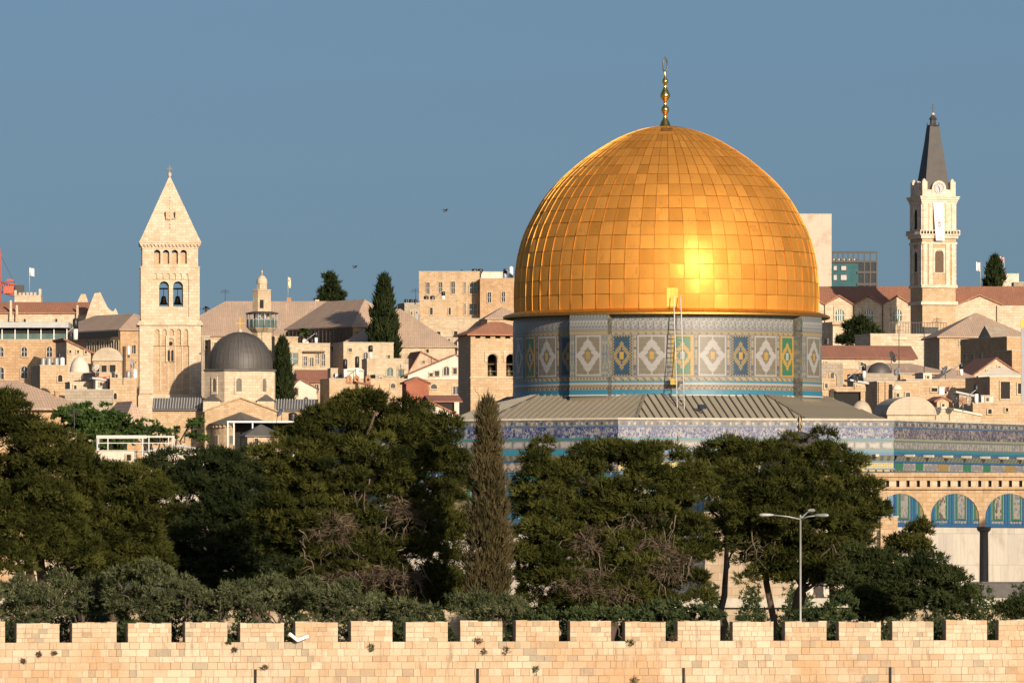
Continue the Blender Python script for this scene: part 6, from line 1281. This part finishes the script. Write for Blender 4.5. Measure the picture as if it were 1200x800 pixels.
for px, p1, Y, lab, r_ in ((905, 600, 478, 'dark bare trunk standing left of the street lamp', .24), (972, 610, 480, 'dark bare trunk standing right of the street lamp', .22), (48, 600, 472, 'thick dark leaning trunk under the far left pine', .38)):
    rg = np.random.default_rng(px); o = thing('bare_pine', lab, 'tree', (X(px, Y), Y, T(Y)-.2)); b = MB(); hh = Z(p1, Y)-T(Y); limb(b, rg, (0, 0, 0), (rg.normal(0, .4), 0, hh), r_, r_*.6, wob=.1); b.build('trunk', o)
    for i in range(3): b = MB(); limb(b, rg, (0, 0, hh*(.6+.12*i)), (rg.normal(0, 1.6), rg.normal(0, 1), hh*(.9+.1*i)), .1, .04); b.build('limb', o)
def cypress(label, px, Y, prof, mat, seed, name='cypress_tree', group=None, tper=30, ln=.5, wd=.05, wisp=0, per=8, crad=.55, zbase=None):
    """columnar: prof = (photo row, half width px)"""
    rg = np.random.default_rng(seed); z0 = T(Y)-.2 if zbase is None else zbase; s = Y/F; o = thing(name, label, 'tree', (X(px, Y), Y, z0), 0, group)
    rows = [p for p, h in prof]; cl = []; y = rows[0]
    while y < rows[-1]:
        h = float(np.interp(y, rows, [q for p, q in prof]))*s; z = Z(y, Y)-z0; cr_ = min(crad, max(.18, h*.5)); n = max(2, int(5.5*h/cr_))
        for i in range(n):
            a = rg.uniform(0, 2*math.pi); r_ = max(0, h-cr_*.8)*rg.uniform(.6, 1.12); cl.append((np.array([math.sin(a)*r_, -math.cos(a)*r_, z+rg.normal(0, cr_*.5)]), cr_*rg.uniform(.7, 1.25), 1.9, rg.normal(.45, .16)))
        y += cr_*1.25/s
    crown(rg, cl, mat, o, tper, per, ln, wd, up=1.6, spread=.45)
    b = MB(); h = Z(rows[0]+6, Y)-z0; b.tube([(0, 0, 0), (.05, 0, h*.5), (0, 0, h)], [.22, .14, .03], 'bark', 7); b.build('trunk', o)
    if wisp:
        b = MB()
        for i in range(wisp):
            a = np.array([rg.normal(0, .35), rg.normal(0, .3), Z(rows[0]+rg.uniform(5, 30), Y)-z0]); limb(b, rg, a, a+np.array([rg.normal(0, .3), rg.normal(0, .2), rg.uniform(.5, 1.5)]), .03, .008, 'dead_wood', .2, 4)
        b.build('bare_twigs', o)
cypress('thin brownish columnar cypress standing before the tiled wall, between two pines', 572, 455, [(474, 3), (481, 8), (494, 13), (520, 17), (560, 20), (600, 25), (650, 28), (690, 28), (708, 22)], 'cypress_brown', 31, tper=60, wisp=14, wd=.035, ln=.45)
cypress('large dark cypress towering over the brown roofs', 450, 1087, [(329, 1), (338, 5), (352, 9), (370, 14), (388, 18), (404, 20), (420, 19), (440, 15)], 'dark_needles', 32, tper=14, ln=.9, wd=.12, crad=.8)
cypress('small dark cypress right of the dark domed church', 331, 1041, [(402, 1), (412, 5), (428, 9), (446, 12), (462, 14), (475, 13)], 'dark_needles', 33, tper=14, ln=.8, wd=.11, crad=.7)
cypress('dark conifer on the right skyline behind the church', 1166, 1285, [(306, 1), (313, 5), (321, 9), (329, 12), (338, 14), (350, 12)], 'dark_needles', 34, 'conifer_tree', tper=10, ln=.9, wd=.14, crad=.9)
pine('conifer_tree', 'dark ragged conifer on the skyline above the brown roofs', 388, 1225, [(386, 327, 5, 6), (392, 335, 7, 6), (381, 343, 6, 5), (390, 346, 11, 6), (384, 352, 9, 5), (397, 351, 5, 5)], 35, mat='dark_needles', crad=.7, tper=22, ln=.7, wd=.09, limbs=4, trunk_r=.25)
pine('round_tree', 'dark rounded tree before the church gables right of the drum', 1008, 1075, [(1012, 379, 8, 9), (1003, 388, 12, 10), (1019, 391, 11, 11), (989, 395, 7, 9), (1006, 400, 20, 9), (1027, 398, 5, 8)], 36, mat='dark_needles', crad=.8, tper=20, ln=.6, wd=.10, limbs=4, trunk_r=.3)
pine('broad_tree', 'broad leafy green tree above the white pipe frame', 100, 722, [(85, 488, 18, 13), (112, 484, 24, 12), (95, 503, 28, 16), (130, 500, 22, 14), (118, 518, 30, 14), (80, 512, 14, 14), (145, 512, 14, 12)], 37, mat='broad_leaves', crad=.8, dens=4, tper=40, per=7, ln=.34, wd=.13, limbs=8, spread=.9)
pine('broad_tree', 'light feathery tree at the foot of the bell tower', 195, 704, [(172, 500, 16, 9), (198, 503, 15, 8), (226, 499, 15, 10), (186, 512, 20, 7), (232, 510, 10, 8), (158, 508, 9, 7)], 38, mat='broad_leaves', crad=.5, dens=2.6, tper=50, per=6, ln=.3, wd=.10, limbs=8, spread=.9)
for px, py, Y, lab in ((356, 389, 1081, 'bushy palm beside the gallery above the cream house'), (232, 362, 1170, 'left dark palm tuft peeping over the roof right of the tower'), (241.5, 361, 1168, 'right dark palm tuft peeping over the roof right of the tower')):
    rg = np.random.default_rng(int(px)); o = thing('palm_tree', lab, 'tree', (X(px, Y), Y, T(Y)), 0); h = Z(py, Y)-T(Y); k = 1.0 if Y < 1100 else .45; b = MB()
    b.tube([(0, 0, 0), (0, 0, h)], [.25, .2], 'bark', 7); b.build('trunk', o); b = MB()
    for i in range(34):
        a = rg.uniform(0, 6.28); e = rg.uniform(.1, 1.3); L = k*rg.uniform(1.1, 1.7); pts = [np.array([math.cos(a)*math.cos(e)*L*t, math.sin(a)*math.cos(e)*L*t, h+math.sin(e)*L*t-.55*L*t*t]) for t in (0, .35, .7, 1)]
        for p, q in zip(pts, pts[1:]): w_ = np.array([-math.sin(a), math.cos(a), 0])*.2*k; b.face([p-w_, p+w_, q+w_*.7, q-w_*.7], 'broad_leaves' if Y < 1100 else 'dark_needles', rg.uniform(.1, .9))
    b.build('fronds', o)
SG = 'olive shrubs along the rampart'
for i, (px, Y, lobes, lab) in enumerate((
    (25, 448, [(5, 705, 32, 20), (45, 710, 30, 18)], 'grey green olive shrub at the far left corner of the rampart'), (95, 452, [(85, 702, 30, 24), (118, 700, 26, 22)], 'olive shrub second from the left, behind the merlons'),
    (160, 450, [(150, 692, 36, 26), (185, 695, 32, 24), (165, 715, 45, 18)], 'tallest pale olive shrub, in the left part of the rampart'), (220, 455, [(218, 702, 22, 22)], 'slim olive shrub right of the tallest pale one'),
    (258, 449, [(250, 712, 26, 16), (275, 706, 22, 20)], 'olive shrub in front of the darkest gap'), (325, 450, [(312, 702, 28, 20), (345, 704, 30, 20)], 'yellowish olive shrub left of the largest pine foot'),
    (385, 447, [(380, 712, 26, 17), (408, 708, 18, 18)], 'olive shrub below the left side of the largest pine'), (440, 450, [(440, 716, 26, 14)], 'dark low shrub below the middle of the largest pine'),
    (490, 448, [(485, 720, 26, 10)], 'low shrub below the right side of the largest pine'), (570, 449, [(560, 714, 28, 14), (592, 716, 24, 13)], 'rounded olive shrub at the foot of the brown cypress'))):
    rq = random.Random(i); lobes = lobes+[(a+rq.uniform(-.8, .8)*r1, c-r2*rq.uniform(.6, 1.0), rq.uniform(5, 9), rq.uniform(6, 11)) for a, c, r1, r2 in lobes for _ in (0, 1)]
    pine('olive_shrub', lab, px, Y, lobes, 60+i, mat='olive_leaves', cat='shrub', group=SG, crad=.45, dens=5, tper=90, per=7, ln=.24, wd=.035, limbs=4, trunk_r=.12, squash=.85, spread=.8, zbase=-4.2)
for i, (px, Y, lobes, lab) in enumerate((
    (640, 447, [(630, 722, 24, 10)], 'low green shrub below the left side of the twiggy pine'), (690, 446, [(685, 722, 26, 8), (708, 722, 14, 9)], 'bright green vine like shrub on the rampart top near the middle'), (735, 447, [(728, 720, 16, 10), (748, 722, 14, 8)], 'leafy green shrub right of the vine like one'),
    (790, 450, [(780, 718, 26, 11), (812, 720, 18, 9)], 'dark green shrub under the right side of the twiggy pine'), (838, 447, [(836, 724, 13, 8)], 'small shrub behind the merlon at the slim pine foot'),
    (965, 449, [(955, 722, 20, 8), (985, 716, 22, 14)], 'low green shrub right of the street lamp'))):
    pine('green_shrub', lab, px, Y, lobes, 80+i, mat='shrub_leaves', cat='shrub', group='green shrubs along the rampart', crad=.42, dens=5, tper=90, per=7, ln=.24, wd=.06, limbs=3, trunk_r=.1, squash=.85, spread=.9, zbase=-4.2)
for i, (px, Y, lobes, lab) in enumerate((
    (1025, 470, [(1005, 690, 34, 32), (1035, 670, 34, 24), (1030, 705, 40, 22), (1015, 655, 22, 16)], 'big dark evergreen bush left of the arcade column'), (1072, 474, [(1072, 628, 18, 13), (1056, 642, 16, 10), (1078, 645, 16, 10)], 'small pine crown standing over the dark bushes before the arcade'),
    (1100, 462, [(1075, 690, 32, 28), (1108, 692, 30, 24), (1128, 704, 18, 18), (1085, 665, 26, 14)], 'big dark evergreen bush at the foot of the arcade column'), (1185, 452, [(1180, 718, 14, 7), (1198, 714, 12, 9)], 'pale low bush at the right end of the rampart'))):
    pine('evergreen_bush', lab, px, Y, lobes, 90+i, mat='bush_leaves' if i != 1 else 'pine_needles', cat='bush', crad=.6, dens=7, tper=100, per=8, ln=.26, wd=.038, limbs=5, trunk_r=.15, squash=.8, spread=.8, zbase=-4.2)

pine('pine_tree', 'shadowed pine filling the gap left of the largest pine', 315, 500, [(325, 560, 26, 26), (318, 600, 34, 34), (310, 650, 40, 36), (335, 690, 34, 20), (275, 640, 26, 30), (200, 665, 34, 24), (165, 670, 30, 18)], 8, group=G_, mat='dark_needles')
cypress('dark cypress standing beyond the right end of the arcade', 1380, 520, [(478, 2), (500, 10), (560, 15), (640, 17), (700, 15)], 'dark_needles', 41, tper=24)
def undergrowth(name, regions, seed, mat):
    """scrub nobody could count, as one mass"""
    rg = np.random.default_rng(seed); Vs, Ts = [], []
    for x0, x1, y0, y1, z0, z1, n in regions:
        cen = np.stack([rg.uniform(x0, x1, n), rg.uniform(y0, y1, n), np.zeros(n)], 1); bump = .65+.35*np.sin(cen[:, 0]*1.7+2*np.sin(cen[:, 0]*.43)); cen[:, 1] += (.27*cen[:, 0] if y1 < 460 else 0); cen[:, 2] = z0+(z1-z0)*bump*rg.uniform(0, 1, n)**.7
        out = unit(rg.normal(0, 1, (n, 3))+np.array([0, -.5, .3])); V, T_ = tufts(rg, cen, out, np.clip(rg.normal(.35, .2, n), 0, 1), 8, .28, .05, .4, .7); Vs.append(V); Ts.append(T_)
    o = tri_mesh(name, np.concatenate(Vs), np.concatenate(Ts), mat, None); tag(o, 'dark low scrub filling the ground between the rampart and the terrace', 'undergrowth', kind='stuff')
undergrowth('undergrowth', [(-34, 36, 438.2, 444, -4.2, -.75, 18000), (-40, 42, 500, 524, -4.2, 1.2, 22000)], 77, 'shrub_leaves')
